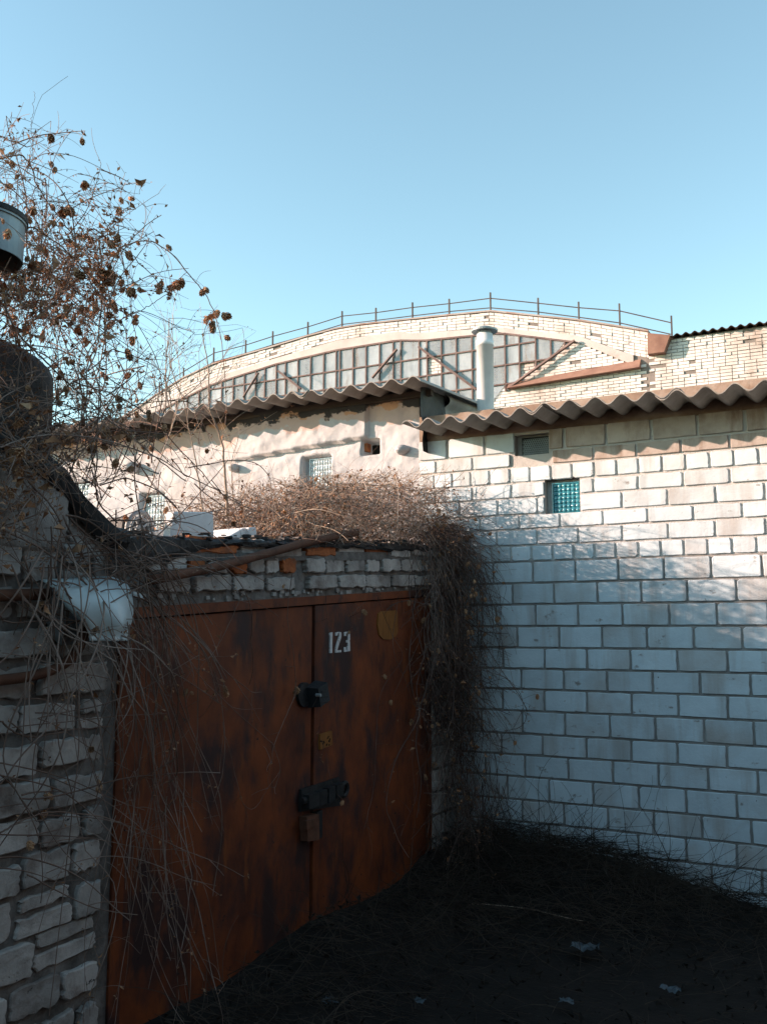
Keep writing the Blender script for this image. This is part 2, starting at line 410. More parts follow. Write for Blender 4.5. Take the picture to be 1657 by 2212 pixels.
shapes = {}
def brick_variant(key, w, h, mat, count=4, **kw):
    kk = (key, round(w, 3), round(h, 3))
    if kk not in shapes:
        shapes[kk] = [brick_mesh('brick', w, h, 0.03, mat, **kw) for _ in range(count + 3 if w < 0.35 and key[-1] in 'hl' else count)]
    return random.choice(shapes[kk])
rest = MB()
LEN = 0.2955
for r in range(len(JZ) - 1):
    z1, z0 = JZ[r], JZ[r + 1]
    hh = z1 - z0 - 0.012
    hdr = r in (2, 7)
    L = LEN / 2 if hdr else LEN
    ph = RP(PHASE[r] * K, 0.5 * (SRC_J[r] + SRC_J[r + 1]) * K).x
    x = ph - L * math.ceil((ph - XL) / L)
    hq = round(hh * 100) / 100
    while x < 5.9:
        a, b = max(x, XL + 0.004), x + L - 0.012
        x += L
        jog = random.uniform(-0.007, 0.007); x += jog; b += jog
        if r == 0: b += random.uniform(-0.012, 0.002)
        if b - a < 0.03: continue
        zc = (z0 + z1) / 2
        cut = [(a, b)]
        for (ha, hb, hc, hd) in holes:
            if hc < z1 - 0.02 and hd > z0 + 0.02:
                new = []
                for (p, q) in cut:
                    if q <= ha or p >= hb: new.append((p, q)); continue
                    if ha - p > 0.03: new.append((p, ha - 0.004))
                    if q - hb > 0.03: new.append((hb + 0.004, q))
                cut = new
        for (p, q) in cut:
            w = q - p
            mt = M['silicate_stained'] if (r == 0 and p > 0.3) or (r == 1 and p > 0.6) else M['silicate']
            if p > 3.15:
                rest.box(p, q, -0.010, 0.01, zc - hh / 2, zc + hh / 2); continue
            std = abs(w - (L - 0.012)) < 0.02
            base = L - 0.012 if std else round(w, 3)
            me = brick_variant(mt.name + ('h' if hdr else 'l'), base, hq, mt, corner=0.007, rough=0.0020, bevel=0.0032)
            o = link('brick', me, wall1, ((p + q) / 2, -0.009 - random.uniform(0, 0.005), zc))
            o.scale = (w / base, 1, hh / hq)
            o.rotation_euler = (random.gauss(0, 0.006), random.gauss(0, 0.005), random.gauss(0, 0.006))
stuff(rest.build('brick_field', M['silicate'], wall1))
# stained concrete lintel under the eave
lb = MB()
P = []
for z in np.linspace(3.105, 3.30, 7):
    P.append([(x, -0.018 + 0.008 * float(fbm(x * 4, z * 9)) + (0.012 if z < 3.12 else 0), z + (0.025 * (float(fbm(x * 3, 7.7)) - 0.5) if z < 3.12 else 0)) for x in np.linspace(XL + 0.01, 6, 160)])
lb.grid(P)
lb.build('lintel_beam', M['lintel'], bg1, smooth=True)

# glass block: one lens-faced block in a recess
def glass_block(parent, x0, x1, z0, z1, yf, mat, nx, nz):
    g = MB(); P = []
    m = 6
    for j in range(nz * m + 1):
        row = []
        for i in range(nx * m + 1):
            u, v = i / m, j / m
            bump = abs(math.sin(math.pi * u)) ** 0.6 * abs(math.sin(math.pi * v)) ** 0.6
            edge = 1.0 if 0 < i < nx * m and 0 < j < nz * m else 0.0
            row.append((x0 + (x1 - x0) * u / nx, yf + 0.012 - 0.010 * bump * edge, z0 + (z1 - z0) * v / nz))
        P.append(row)
    g.grid(P)
    t = 0.008
    fr = MB()
    for (a, b, c, d) in ((x0 - t, x1 + t, z0 - t, z0), (x0 - t, x1 + t, z1, z1 + t), (x0 - t, x0, z0, z1), (x1, x1 + t, z0, z1)):
        fr.box(a, b, yf + 0.003, yf + 0.03, c, d)
    o = g.build('glass_block', mat, parent, smooth=True)
    fr.build('rim', mat, o)
    return o
glass_block(bg1, gb0.x + 0.004, gb1.x - 0.004, gb1.z + 0.006, gb0.z - 0.006, 0.03, M['glass_teal'], 6, 7)
# perforated vent plate
vp = MB()
gx0, gx1, gz0, gz1 = vt0.x + 0.05, vt1.x - 0.002, vt1.z + 0.002, vt0.z - 0.012
cell = 0.0148
nx, nz = int((gx1 - gx0) / cell), int((gz1 - gz0) / cell)
for j in range(nz):
    for i in range(nx):
        cx0 = gx0 + cell * (i + 0.5) + (cell * 0.25 if j % 2 else -cell * 0.25); cz0 = gz0 + cell * (j + 0.5)
        ring = [(cx0 + 0.0058 * math.cos(a), cz0 + 0.0058 * math.sin(a)) for a in [math.pi / 4 * q + math.pi / 8 for q in range(8)]]
        s = cell / 2
        out = [(cx0 + s, cz0 + s * 0.4), (cx0 + s * 0.4, cz0 + s), (cx0 - s * 0.4, cz0 + s), (cx0 - s, cz0 + s * 0.4), (cx0 - s, cz0 - s * 0.4), (cx0 - s * 0.4, cz0 - s), (cx0 + s * 0.4, cz0 - s), (cx0 + s, cz0 - s * 0.4)]
        for q in range(8):
            q2 = (q + 1) % 8
            vp.quad((ring[q][0], 0.03, ring[q][1]), (ring[q2][0], 0.03, ring[q2][1]), (out[q2][0], 0.03, out[q2][1]), (out[q][0], 0.03, out[q][1]))
vg = vp.build('vent_grille', M['zinc_dark'], bg1)
vb = MB(); vb.box(gx0 - 0.01, gx1, 0.035, 0.055, gz0 - 0.002, gz1 + 0.01); vb.build('vent_opening', M['dark'], vg)

# ------------------------------------------------------------------ corrugated roof sheets
def wave_sheet(parent, x0, x1, y0, y1, z0, slope, pitch, amp, thick, ph=0.0, name='roof_sheet', mat=None, seed=0):
    s = MB()
    nx = max(8, int((x1 - x0) / pitch * 14))
    xs = np.linspace(x0, x1, nx + 1)
    ysn = np.linspace(y0, y1, 7)
    top, bot = [], []
    for i, yy in enumerate(ysn):
        rt, rb = [], []
        for x in xs:
            c = math.cos(2 * math.pi * (x - ph) / pitch)
            dy = 0.006 * (float(fbm(x * 9 + seed, 3.3)) - 0.5) * 2 if i == 0 else 0
            z = z0 + slope * (yy - y0) + amp * c + 0.004 * float(fbm(x * 2 + seed, yy))
            rt.append((x, yy + dy, z + thick)); rb.append((x, yy + dy, z))
        top.append(rt); bot.append(rb)
    s.grid(top); s.grid(bot, flip=True)
    for i in range(nx):
        s.quad(bot[0][i], bot[0][i + 1], top[0][i + 1], top[0][i])
        s.quad(bot[-1][i + 1], bot[-1][i], top[-1][i], top[-1][i + 1])
    for i in range(len(ysn) - 1):
        s.quad(bot[i + 1][0], bot[i][0], top[i][0], top[i + 1][0])
        s.quad(bot[i][-1], bot[i + 1][-1], top[i + 1][-1], top[i][-1])
    return s.build(name, mat or M['asbestos'], parent)
# block garage roof: crests read from the eave
eR = RP(869, 915, -0.42)
crest = [RP(1600 * K + (c / 2.071) * K, (1500 + d / 2.071) * K, -0.42) for c, d in ((160, 282), (345, 262), (535, 243), (715, 218), (895, 198), (1090, 165), (1310, 148))]
pR = (crest[-1].x - crest[0].x) / 6
zR = np.mean([c.z for c in crest]) - 0.012 - 0.027
x = eR.x; k = 0
while x < 6.2:
    x2 = x + pR * 6.1
    wave_sheet(bg1, x, x2, -0.42 - 0.006 * (k % 2), 4.2, zR + 0.012 * (k % 2), 0.03, pR, 0.027, 0.0075, crest[0].x, seed=k * 7)
    x += pR * 5.2; k += 1
# flue pipe through the roof
fl = MB()
fc = RP(1048, 800, 0.55); fr_ = 0.067
def ring_tube(mbx, cx, cy, prof, n=28):
    base = len(mbx.v)
    for (r, z) in prof:
        for k in range(n):
            a = 2 * math.pi * k / n
            mbx.v.append((cx + r * math.cos(a), cy + r * math.sin(a), z))
    for i in range(len(prof) - 1):
        for k in range(n):
            k2 = (k + 1) % n
            mbx.f.append((base + i * n + k, base + i * n + k2, base + (i + 1) * n + k2, base + (i + 1) * n + k))
ztop = RP(1048, 722, 0.55).z
ring_tube(fl, fc.x, fc.y, [(fr_, 3.1), (fr_, ztop - 0.10), (fr_ + 0.004, ztop - 0.10), (fr_ + 0.004, ztop - 0.055), (fr_ - 0.003, ztop - 0.055), (fr_ - 0.003, ztop), (0.05, ztop)])
flo = fl.build('flue_pipe', M['zinc'], bg1, smooth=False)
flo.data.polygons.foreach_set('use_smooth', [True] * len(flo.data.polygons))
cp = MB()
ring_tube(cp, fc.x, fc.y, [(0.055, ztop), (0.055, ztop + 0.03), (0.104, ztop + 0.022), (0.106, ztop + 0.034), (0.06, ztop + 0.055), (0.0, ztop + 0.062)])
cp.build('cap', M['zinc_dark'], flo)

# ------------------------------------------------------------------ plastered garage behind the gate
ZT = 3.50
pg = thing('plaster_garage', 'pale plastered garage wall with flaking paint under a corrugated eave', 'garage', (-4, 2, 0))
M['plaster'] = plaster_mat(ZT - 0.42)
def S7(cx_, cy_): return RP((1000 + cx_ / 2.367) * K, (1500 + cy_ / 2.367) * K)
lipA, lipB = S7(0, 690), S7(990, 515)
win = (S7(478, 800).x, S7(690, 800).x, 2.52, S7(580, 700).z)
nic = (S7(985, 600).x, S7(1140, 600).x, S7(1060, 655).z, S7(1060, 530).z)
wins_far = [(RP(148, 1060).x, RP(185, 1060).x, 2.45, RP(165, 1046).z), (RP(310, 1090).x, RP(352, 1090).x, 2.30, RP(330, 1070).z)]
rock = S7(1365, 625); rock2 = RP(918 * K + 0, 2105 * K)
XP = np.unique(np.concatenate([np.linspace(-7.5, -4, 120), np.linspace(-4, XL - 0.001, 330)]))
ZP = np.linspace(1.9, ZT + 0.06, 125)
P = []
def sstep(a, b, t):
    t = min(1, max(0, (t - a) / (b - a))); return t * t * (3 - 2 * t)
base_n = fbm(XP[None, :] * 1.7, ZP[:, None] * 2.2, 4)
fine_n = fbm(XP[None, :] * 10, ZP[:, None] * 14 + 3, 5)
lip_n = fbm(XP * 6, XP * 0 + 2.2, 3)
for j, z in enumerate(ZP):
    row = []
    for i, x in enumerate(XP):
        d = 0.035 * (base_n[j, i] - 0.5) + 0.024 * (fine_n[j, i] - 0.5)
        lip = lipA.z + (lipB.z - lipA.z) * (x - lipA.x) / (lipB.x - lipA.x) if x < lipB.x + 0.05 else 9
        lip = min(lip, lipB.z + 0.01) if x < lipB.x + 0.05 else 9
        lip += 0.012 * (lip_n[i] - 0.5)
        up = 1 - sstep(nic[1] - 0.02, nic[1] + 0.06, x) if x > lipB.x else 1
        on = sstep(-0.004, 0.004, z - lip) if lip < 8 else 0
        over = 0.055 * on * sstep(lipA.x - 0.6, lipA.x + 0.1, x)
        below = sstep(0.0, 0.09, lip - z) if lip < 8 else 1
        d += over + 0.018 * below
        y = 0.03 - d
        rec = 0
        for w in [win] + wins_far:
            rec = max(rec, sstep(-0.012, 0.012, x - w[0] + 0.05) * sstep(-0.012, 0.012, w[1] - x) * sstep(-0.02, 0.02, w[3] + 0.015 - z))
        y += 0.085 * rec
        hole = sstep(-0.012, 0.012, x - nic[0]) * sstep(-0.012, 0.012, nic[1] - x) * sstep(-0.012, 0.012, z - nic[2]) * sstep(-0.012, 0.012, nic[3] - z)
        y += 0.16 * hole
        row.append((x, y, z))
    P.append(row)
wm = MB(); wm.grid(P)
wallp = wm.build('wall', M['plaster'], pg, smooth=True)
bb = MB(); bb.box(-7.5, XL - 0.02, 0.22, 4.2, -0.1, ZT + 0.05)
bb.build('wall_core', M['mortar_dark'], pg)
lo = MB(); lo.quad((-7.5, 0.03, -0.1), (XL - 0.001, 0.03, -0.1), (XL - 0.001, 0.03, 1.93), (-7.5, 0.03, 1.93)); lo.build('lower_wall', M['plaster'], pg)
hb = MB(); hb.box(nic[0] - 0.02, nic[1] + 0.02, 0.165, 0.2, nic[2] - 0.02, nic[3] + 0.02); hb.build('hole', M['dark'], pg)
hb = MB(); hb.box(nic[0] - 0.012, nic[0] + 0.022, 0.06, 0.12, nic[2] + 0.03, nic[3] - 0.012); hb.build('brick', M['red_brick'], pg)
glass_block(pg, win[0], win[1], win[2], win[3], 0.055, M['glass_pale'], 9, 11)
for w in wins_far:
    glass_block(pg, w[0], w[1], w[2], w[3], 0.05, M['glass_pale'], 7, 11)
# stones sticking out of the plaster
for (c, r) in ((rock, 0.05), (RP((500 + 580 * 0.7242) * K, (1100 + 1015 * 0.7242) * K), 0.045), (RP((500 + 30 * 0.7242) * K, (1100 + 1010 * 0.7242) * K), 0.06)):
    s = MB(); P = []
    for a in range(9):
        th_ = math.pi * a / 8
        P.append([(c.x + r * (0.8 + 0.5 * random.random()) * math.sin(th_) * math.cos(2 * math.pi * b / 10), 0.0 - r * 1.6 * math.sin(th_) * max(-0.4, math.sin(2 * math.pi * b / 10)) * (0.8 + 0.4 * random.random()), c.z + r * 0.8 * math.cos(th_)) for b in range(10)])
        P[-1].append(P[-1][0])
    s.grid(P, flip=True); s.build('stone', M['plaster'], pg, smooth=True)
# roof: crests read from the eave, then sheets leftwards
pP = 0.172
eP = RP(908, 815, -0.34)
x2 = eP.x; k = 0
zP = 3.495
while x2 > -7.6:
    x1 = x2 - pP * 6.4
    wave_sheet(pg, x1, x2, -0.34 - 0.008 * (k % 2), 4.3, zP + 0.012 * (k % 2), 0.06, pP, 0.025, 0.0075, eP.x - pP * 0.35, seed=30 + k * 5)
    x2 -= pP * 5.5; k += 1
fb = MB(); fb.box(-7.5, eP.x - 0.06, -0.03, 0.01, 3.455, 3.50); fb.build('fascia_board', M['wood_dark'], pg)
# end of that roof: tar felt and a hanging corrugated sheet above the lower roof
eb = MB(); P = []
for yy in np.linspace(-0.10, 0.32, 10):
    P.append([(XL + 0.045 + 0.05 * float(fbm(yy * 6, z * 5)), yy, z - 0.02 * yy) for z in np.linspace(3.02, 3.53, 12)])
eb.grid(P); eb.build('tar_flap', M['tar'], pg, smooth=True)
es = MB(); P = []
for i, z in enumerate(np.linspace(3.0, 3.56, 40)):
    P.append([(XL + 0.09 + 0.027 * math.cos(2 * math.pi * z / 0.175), yy + (0.03 * math.cos(2 * math.pi * z / 0.175 + 1) if yy < 0.4 else 0), z + 0.05 * (yy - 0.3)) for yy in (0.30, 0.31, 0.8, 1.4, 2.4)])
es.grid(P); es.build('side_sheet', M['asbestos'], pg, smooth=True)
eg = MB(); eg.box(XL - 0.015, XL, 0.03, 4.2, 2.9, 3.5); eg.build('gable_wall', M['plaster'], pg)

# ------------------------------------------------------------------ far arched workshop
YF = 16.0
def FPt(px, py, y=YF): return RP(px, py, y)
def S2(cx_, cy_): return ((600 + cx_ / 1.5064) * K, (1200 + cy_ / 1.5064) * K)
def S1(cx_, cy_): return ((1600 + cx_ / 1.5064) * K, (1100 + cy_ / 1.5064) * K)
wk = thing('arched_workshop', 'white brick workshop with arched roofline, truss windows and roof railing', 'building', (-10, YF + 3, 0))
roofD = [(150, 985), (225, 925), (293, 884), (330, 858), (396, 816), (462, 785), (530, 765), (587, 749), (665, 725), (727, 709), (780, 700), (937, 683), (1061, 671), (1247, 690), (1401, 714), (1452, 722)]
roofL = [FPt(*p) for p in roofD]
RX = np.array([p.x for p in roofL]); RZ = np.array([p.z for p in roofL])
topz = lambda x: float(np.interp(x, RX, RZ))
# concrete arch band (upper and lower edge)
bandU = [FPt(*S2(*p)) for p in ((-250, 700), (0, 600), (360, 425), (730, 310), (1090, 205), (1460, 150))] + [FPt(*S1(*p)) for p in ((0, 315), (380, 290), (510, 278), (1000, 325), (1385, 462))]
bandL = [FPt(*S2(*p)) for p in ((-250, 735), (0, 640), (350, 462), (735, 340), (1090, 258), (1450, 200))] + [FPt(*S1(*p)) for p in ((100, 352), (400, 322), (510, 303), (1000, 362), (1335, 500))]
BUx = np.array([p.x for p in bandU]); BUz = np.array([p.z for p in bandU])
BLx = np.array([p.x for p in bandL]); BLz = np.array([p.z for p in bandL])
bu = lambda x: float(np.interp(x, BUx, BUz)); bl = lambda x: float(np.interp(x, BLx, BLz))
xr_end = FPt(1401, 714).x; xl_end = RX[0]
wbm = MB()
xsF = np.unique(np.concatenate([np.linspace(xl_end, xr_end, 90), RX[RX <= xr_end]]))
for i in range(len(xsF) - 1):
    a, b = xsF[i], xsF[i + 1]
    wbm.hexa([(a, YF, 0), (b, YF, 0), (b, YF + 5, 0), (a, YF + 5, 0), (a, YF, topz(a) - 0.02), (b, YF, topz(b) - 0.02), (b, YF + 5, topz(b) - 0.02), (a, YF + 5, topz(a) - 0.02)])
wwall = wbm.build('wall', M['far_mortar'], wk)
# window field: glazed region below the band, right edge runs down along a strut
wr_top, wr_bot = FPt(*S1(995, 360)), FPt(*S1(605, 640))
ledgeA, ledgeB = FPt(*S1(640, 640)), FPt(*S1(1378, 522))
def right_of_strut(x, z):
    if z > wr_top.z: return False
    t = (z - wr_bot.z) / (wr_top.z - wr_bot.z)
    return x > wr_bot.x + (wr_top.x - wr_bot.x) * t
fbk = MB()
def far_brick(x0, x1, z0, z1, z0b=None, z1b=None, y=YF):
    z0b = z0 if z0b is None else z0b; z1b = z1 if z1b is None else z1b
    d = random.uniform(0.010, 0.034)
    fbk.hexa([(x0, y + 0.01, z0), (x1, y + 0.01, z0b), (x1, y - d, z0b), (x0, y - d, z0), (x0, y + 0.01, z1), (x1, y + 0.01, z1b), (x1, y - d, z1b), (x0, y - d, z1)])
PX, PZ = 0.265, 0.079
# parapet courses follow the arch
for k in range(16):
    x = xl_end + (0.13 if k % 2 else 0)
    while x < xr_end - 0.02:
        x2 = min(x + PX * random.choice((1, 1, 0.5)), xr_end)
        zt0 = topz(x) - 0.05 - k * PZ; zt1 = topz(x2) - 0.05 - k * PZ
        if (zt0 + zt1) / 2 - PZ / 2 > bu((x + x2) / 2) and random.random() > 0.02:
            far_brick(x, x2 - 0.014, zt0 - PZ + 0.014, zt0, zt1 - PZ + 0.014, zt1)
        x = x2
# infill right of the strut and backing behind the panes
z = ledgeA.z - 1.6
k = 0
while z < 14:
    x = xl_end + (0.13 if k % 2 else 0)
    while x < xr_end:
        x2 = x + PX
        xm, zm = (x + x2) / 2, z + PZ / 2
        if zm < bl(xm) - 0.03 and x2 < xr_end and random.random() > 0.015:
            far_brick(x, x2 - 0.014, z, z + PZ - 0.014, y=YF)
        x = x2
    z += PZ; k += 1
fbo = stuff(fbk.build('brick_field', M['far_brick'], wwall))
# concrete band
cb = MB()
xsB = np.unique(np.concatenate([np.linspace(BUx[0], BLx[-1], 60)]))
for i in range(len(xsB) - 1):
    a, b = xsB[i], xsB[i + 1]
    cb.hexa([(a, YF - 0.05, bl(a)), (b, YF - 0.05, bl(b)), (b, YF + 0.01, bl(b)), (a, YF + 0.01, bl(a)), (a, YF - 0.05, bu(a)), (b, YF - 0.05, bu(b)), (b, YF + 0.01, bu(b)), (a, YF + 0.01, bu(a))])
cb.build('concrete_arch', M['far_concrete'], wk)
# flashing along the parapet top
fm = MB()
for i in range(len(xsF) - 1):
    a, b = xsF[i], xsF[i + 1]
    fm.hexa([(a, YF - 0.06, topz(a) - 0.03), (b, YF - 0.06, topz(b) - 0.03), (b, YF + 0.5, topz(b) - 0.03), (a, YF + 0.5, topz(a) - 0.03), (a, YF - 0.06, topz(a) + 0.01), (b, YF - 0.06, topz(b) + 0.01), (b, YF + 0.5, topz(b) + 0.01), (a, YF + 0.5, topz(a) + 0.01)])
fm.build('parapet_flashing', M['far_flash'], wk)
# panes and frames
wfx = [FPt(*S2(c, 400)).x for c in (-160, -80, 0, 75, 150, 215, 283, 345, 415, 483, 548, 615)] + [FPt(*S2(c, 400)).x for c in (668, 735, 790, 863, 938, 1015, 1088, 1110, 1188, 1265, 1345, 1425)]
wfx += [FPt(*S2(c, 320)).x for c in (1470, 1578)] + [FPt(*S1(c, 400)).x for c in (118, 203, 290, 383, 478, 578, 662, 758, 848, 930, 995)]
win_o = MB()
pane_shared = {}
frame = win_o
trans = 0.50
for i in range(len(wfx) - 1):
    a, b = wfx[i], wfx[i + 1]
    if b - a < 0.12: continue
    xm = (a + b) / 2
    zt0, zt1 = bl(a) - 0.03, bl(b) - 0.03
    zref = bl(xm) - 0.06
    levels = [None]
    zz = ledgeA.z + 0.15
    cuts = []
    while zz < min(zt0, zt1) - 0.1:
        cuts.append(zz); zz += trans
    lo_z = ledgeA.z - 0.35
    edges = [lo_z] + cuts + [None]
    for e in range(len(edges) - 1):
        z0 = edges[e]; z1 = edges[e + 1]
        za, zb = (zt0, zt1) if z1 is None else (z1, z1)
        if right_of_strut(a + 0.05, (z0 + za) / 2): continue
        bb_ = b; 
        poly = [(a, z0), (b, z0), (b, zb), (a, za)]
        # clip at the strut
        if right_of_strut(b, z0) :
            t = (z0 - wr_bot.z) / (wr_top.z - wr_bot.z); xb0 = wr_bot.x + (wr_top.x - wr_bot.x) * t
            t = (min(zb, wr_top.z) - wr_bot.z) / (wr_top.z - wr_bot.z); xb1 = min(b, wr_bot.x + (wr_top.x - wr_bot.x) * t)
            xb0 = max(a + 0.01, xb0); xb1 = max(xb0 + 0.01, xb1)
            poly = [(a, z0), (xb0, z0), (xb1, zb if xb1 == b else min(zb, wr_top.z)), (a, za)]
        if random.random() < 0.05: continue                       # a missing pane
        g = MB()
        g.hexa([(p[0], YF - 0.045, p[1]) for p in poly] + [(p[0], YF - 0.038, p[1]) for p in poly])
        g.build('pane', M['pane'], wk)
    if not right_of_strut(a, lo_z + 0.05):
        frame.box(a - 0.018, a + 0.018, YF - 0.075, YF - 0.02, lo_z, bl(a))
    else:
        t = (a - wr_bot.x) / (wr_top.x - wr_bot.x); frame.box(a - 0.018, a + 0.018, YF - 0.075, YF - 0.02, wr_bot.z + (wr_top.z - wr_bot.z) * t, bl(a))
    for c in cuts:
        if right_of_strut(b, c):
            t = (c - wr_bot.z) / (wr_top.z - wr_bot.z); xe = wr_bot.x + (wr_top.x - wr_bot.x) * t
            if xe > a: frame.box(a, min(xe, b), YF - 0.078, YF - 0.022, c - 0.022, c + 0.022)
        else: frame.box(a + 0.018, b - 0.018, YF - 0.078, YF - 0.022, c - 0.018, c + 0.018)
for i in range(len(wfx) - 1):
    a, b = wfx[i], wfx[i + 1]
    frame.hexa([(a, YF - 0.08, bl(a) - 0.05), (b, YF - 0.08, bl(b) - 0.05), (b, YF - 0.02, bl(b) - 0.05), (a, YF - 0.02, bl(a) - 0.05), (a, YF - 0.08, bl(a) - 0.002), (b, YF - 0.08, bl(b) - 0.002), (b, YF - 0.02, bl(b) - 0.002), (a, YF - 0.02, bl(a) - 0.002)])
frame.build('window_frame', M['far_frame'], wk)
def strut(p, q, r=0.04):
    s = MB(); a = Vector(p); b = Vector(q)
    s.tube([a, b], r, r, 4, cap=True); s.build('truss_strut', M['far_frame'], wk)
fo = lambda p: (p.x, YF - 0.14, p.z)
for (p, q) in ((S2(640, 400), S2(550, 545)), (S2(755, 390), S2(890, 495)), (S2(1455, 262), S2(1310, 430)), (S1(75, 398), S1(415, 650)), (S1(995, 362), S1(600, 645))):
    strut(fo(FPt(*p)), fo(FPt(*q)))
# brown ledge under the infill
lg = MB()
lA, lB = FPt(*S1(600, 645)), FPt(*S1(1378, 522))
hg = 0.24
lg.hexa([(lA.x, YF - 0.22, lA.z), (lB.x, YF - 0.22, lB.z), (lB.x, YF, lB.z), (lA.x, YF, lA.z), (lA.x, YF - 0.02, lA.z + hg * 0.7), (lB.x, YF - 0.02, lB.z + hg), (lB.x, YF + 0.01, lB.z + hg), (lA.x, YF + 0.01, lA.z + hg * 0.7)])
lg.build('ledge_flashing', M['far_rust'], wk)
# railing
posts = [S2(*p) for p in ((37, 520), (180, 430), (358, 340), (547, 287), (707, 237), (915, 178), (1117, 116), (1317, 92))] + [S1(*p) for p in ((27, 216), (244, 190), (488, 170), (770, 194), (1010, 226), (1252, 262), (1560, 330))]
tops = [S2(*p) for p in ((37, 450), (180, 365), (358, 245), (547, 200), (707, 148), (915, 93), (1117, 29), (1317, 10))] + [S1(*p) for p in ((27, 128), (244, 107), (488, 69), (770, 101), (1010, 124), (1252, 134), (1560, 206))]
rl_ = thing('roof_railing', 'thin dark steel railing along the arched roof edge', 'railing', (-8, YF, 10))
up_ = []; dn_ = []
for (a, b) in zip(posts, tops):
    pa = FPt(*a, YF + 0.12); pb = FPt(*b, YF + 0.12)
    pm_ = MB(); pm_.box(pa.x - 0.018, pa.x + 0.018, YF + 0.10, YF + 0.14, pa.z - 0.25, pb.z); pm_.build('post', M['rail'], rl_)
    h = pb.z - pa.z
    up_.append(Vector((pa.x, YF + 0.12, pa.z + h * 0.66))); dn_.append(Vector((pa.x, YF + 0.12, pa.z + h * 0.1)))
for lst in (up_, dn_):
    for i in range(len(lst) - 1):
        t = MB(); t.tube([lst[i], lst[i + 1]], 0.015, 0.015, 5); t.build('rail', M['rail'], rl_)

# ------------------------------------------------------------------ brick annex right of the arch
ax = thing('brick_annex', 'plain white brick wall with dark corrugated roof edge, right of the arched workshop', 'building', (3, YF + 2, 0))
aL = xr_end; aR = FPt(1900, 670).x
az = lambda x: np.interp(x, [FPt(1450, 728).x, FPt(1657, 703).x], [FPt(1450, 728).z, FPt(1657, 703).z])
zA0 = FPt(1450, 728).z; zA1 = FPt(1657, 704).z
ztop_a = (zA0 + zA1) / 2
am = MB(); am.box(aL + 0.002, aR, YF - 0.05, YF + 5, 0, ztop_a - 0.03); awall = am.build('wall', M['far_mortar'], ax)
fbk = MB(); z = ledgeA.z - 1.9; k = 0
while z < ztop_a - 0.09:
    x = aL + 0.003 + (0.13 if k % 2 else 0)
    while x < aR - 0.3:
        x2 = x + PX * random.choice((1, 1, 1, 0.5))
        if random.random() > 0.02: far_brick(x, x2 - 0.014, z, z + PZ - 0.014, y=YF - 0.05)
        x = x2
    z += PZ; k += 1
stuff(fbk.build('brick_field', M['far_brick'], awall))
wave_sheet(ax, FPt(1448, 725).x, aR, YF - 0.22, YF + 4, ztop_a + 0.0, 0.02, 0.20, 0.028, 0.012, 0, mat=M['wood_dark'])
mf = MB()
q = [S1(1415, 308), S1(1548, 320), S1(1512, 420), S1(1415, 432)]
mf.hexa([(FPt(*p, YF - 0.30).x, YF - 0.30, FPt(*p, YF - 0.30).z) for p in q] + [(FPt(*p, YF - 0.30).x, YF - 0.06, FPt(*p, YF - 0.30).z) for p in q])
mf.build('sheet_flashing', M['far_rust'], ax)

# ------------------------------------------------------------------ garage with the rusty gate
ga = thing('gate_garage', 'low brick garage with rusty steel double gate numbered 123', 'garage', (-1, -1.7, 0))
YD0, YDM, YD1 = -3.32, -1.917, -0.515                 # gate left edge, meeting line, right edge
gtop = lambda y: 1.757 + (y - YD0) * 0.0637           # sagging gate head
rtop = lambda y: 2.10 + (y - YD0) * 0.0655             # roof edge
bfn = lambda u, v, d: (-d, u, v)
gw = MB()
# jambs, head and body behind the gate
gw.hexa([(-0.3, -3.46, -0.2), (0, -3.46, -0.2), (0, YD0 - 0.06, -0.2), (-0.3, YD0 - 0.06, -0.2), (-0.3, -3.46, rtop(-3.46) - 0.06), (0, -3.46, rtop(-3.46) - 0.06), (0, YD0 - 0.06, rtop(YD0) - 0.06), (-0.3, YD0 - 0.06, rtop(YD0) - 0.06)])
gw.hexa([(-0.3, YD1 + 0.06, -0.2), (0, YD1 + 0.06, -0.2), (0, 0.0, -0.2), (-0.3, 0.0, -0.2), (-0.3, YD1 + 0.06, rtop(YD1) - 0.06), (0, YD1 + 0.06, rtop(YD1) - 0.06), (0, 0.0, rtop(0) - 0.06), (-0.3, 0.0, rtop(0) - 0.06)])
a, b = YD0 - 0.06, YD1 + 0.06
gw.hexa([(-0.3, a, gtop(a) + 0.05), (0, a, gtop(a) + 0.05), (0, b, gtop(b) + 0.05), (-0.3, b, gtop(b) + 0.05), (-0.3, a, rtop(a) - 0.06), (0, a, rtop(a) - 0.06), (0, b, rtop(b) - 0.06), (-0.3, b, rtop(b) - 0.06)])
gwall = gw.build('wall', M['mortar_dark'], ga)
gr = MB()
gr.hexa([(-5.5, -3.46, rtop(-3.46) - 0.10), (0.02, -3.46, rtop(-3.46) - 0.10), (0.02, -0.005, rtop(0) - 0.10), (-5.5, -0.005, rtop(0) - 0.10), (-5.5, -3.46, rtop(-3.46) - 0.05), (0.02, -3.46, rtop(-3.46) - 0.05), (0.02, -0.005, rtop(0) - 0.05), (-5.5, -0.005, rtop(0) - 0.05)])
gr.build('roof_slab', M['mortar_dark'], ga)
gi = MB(); gi.box(-5.4, -0.31, -3.44, -0.01, -0.1, 2.02); gi.build('interior_block', M['dark'], ga)

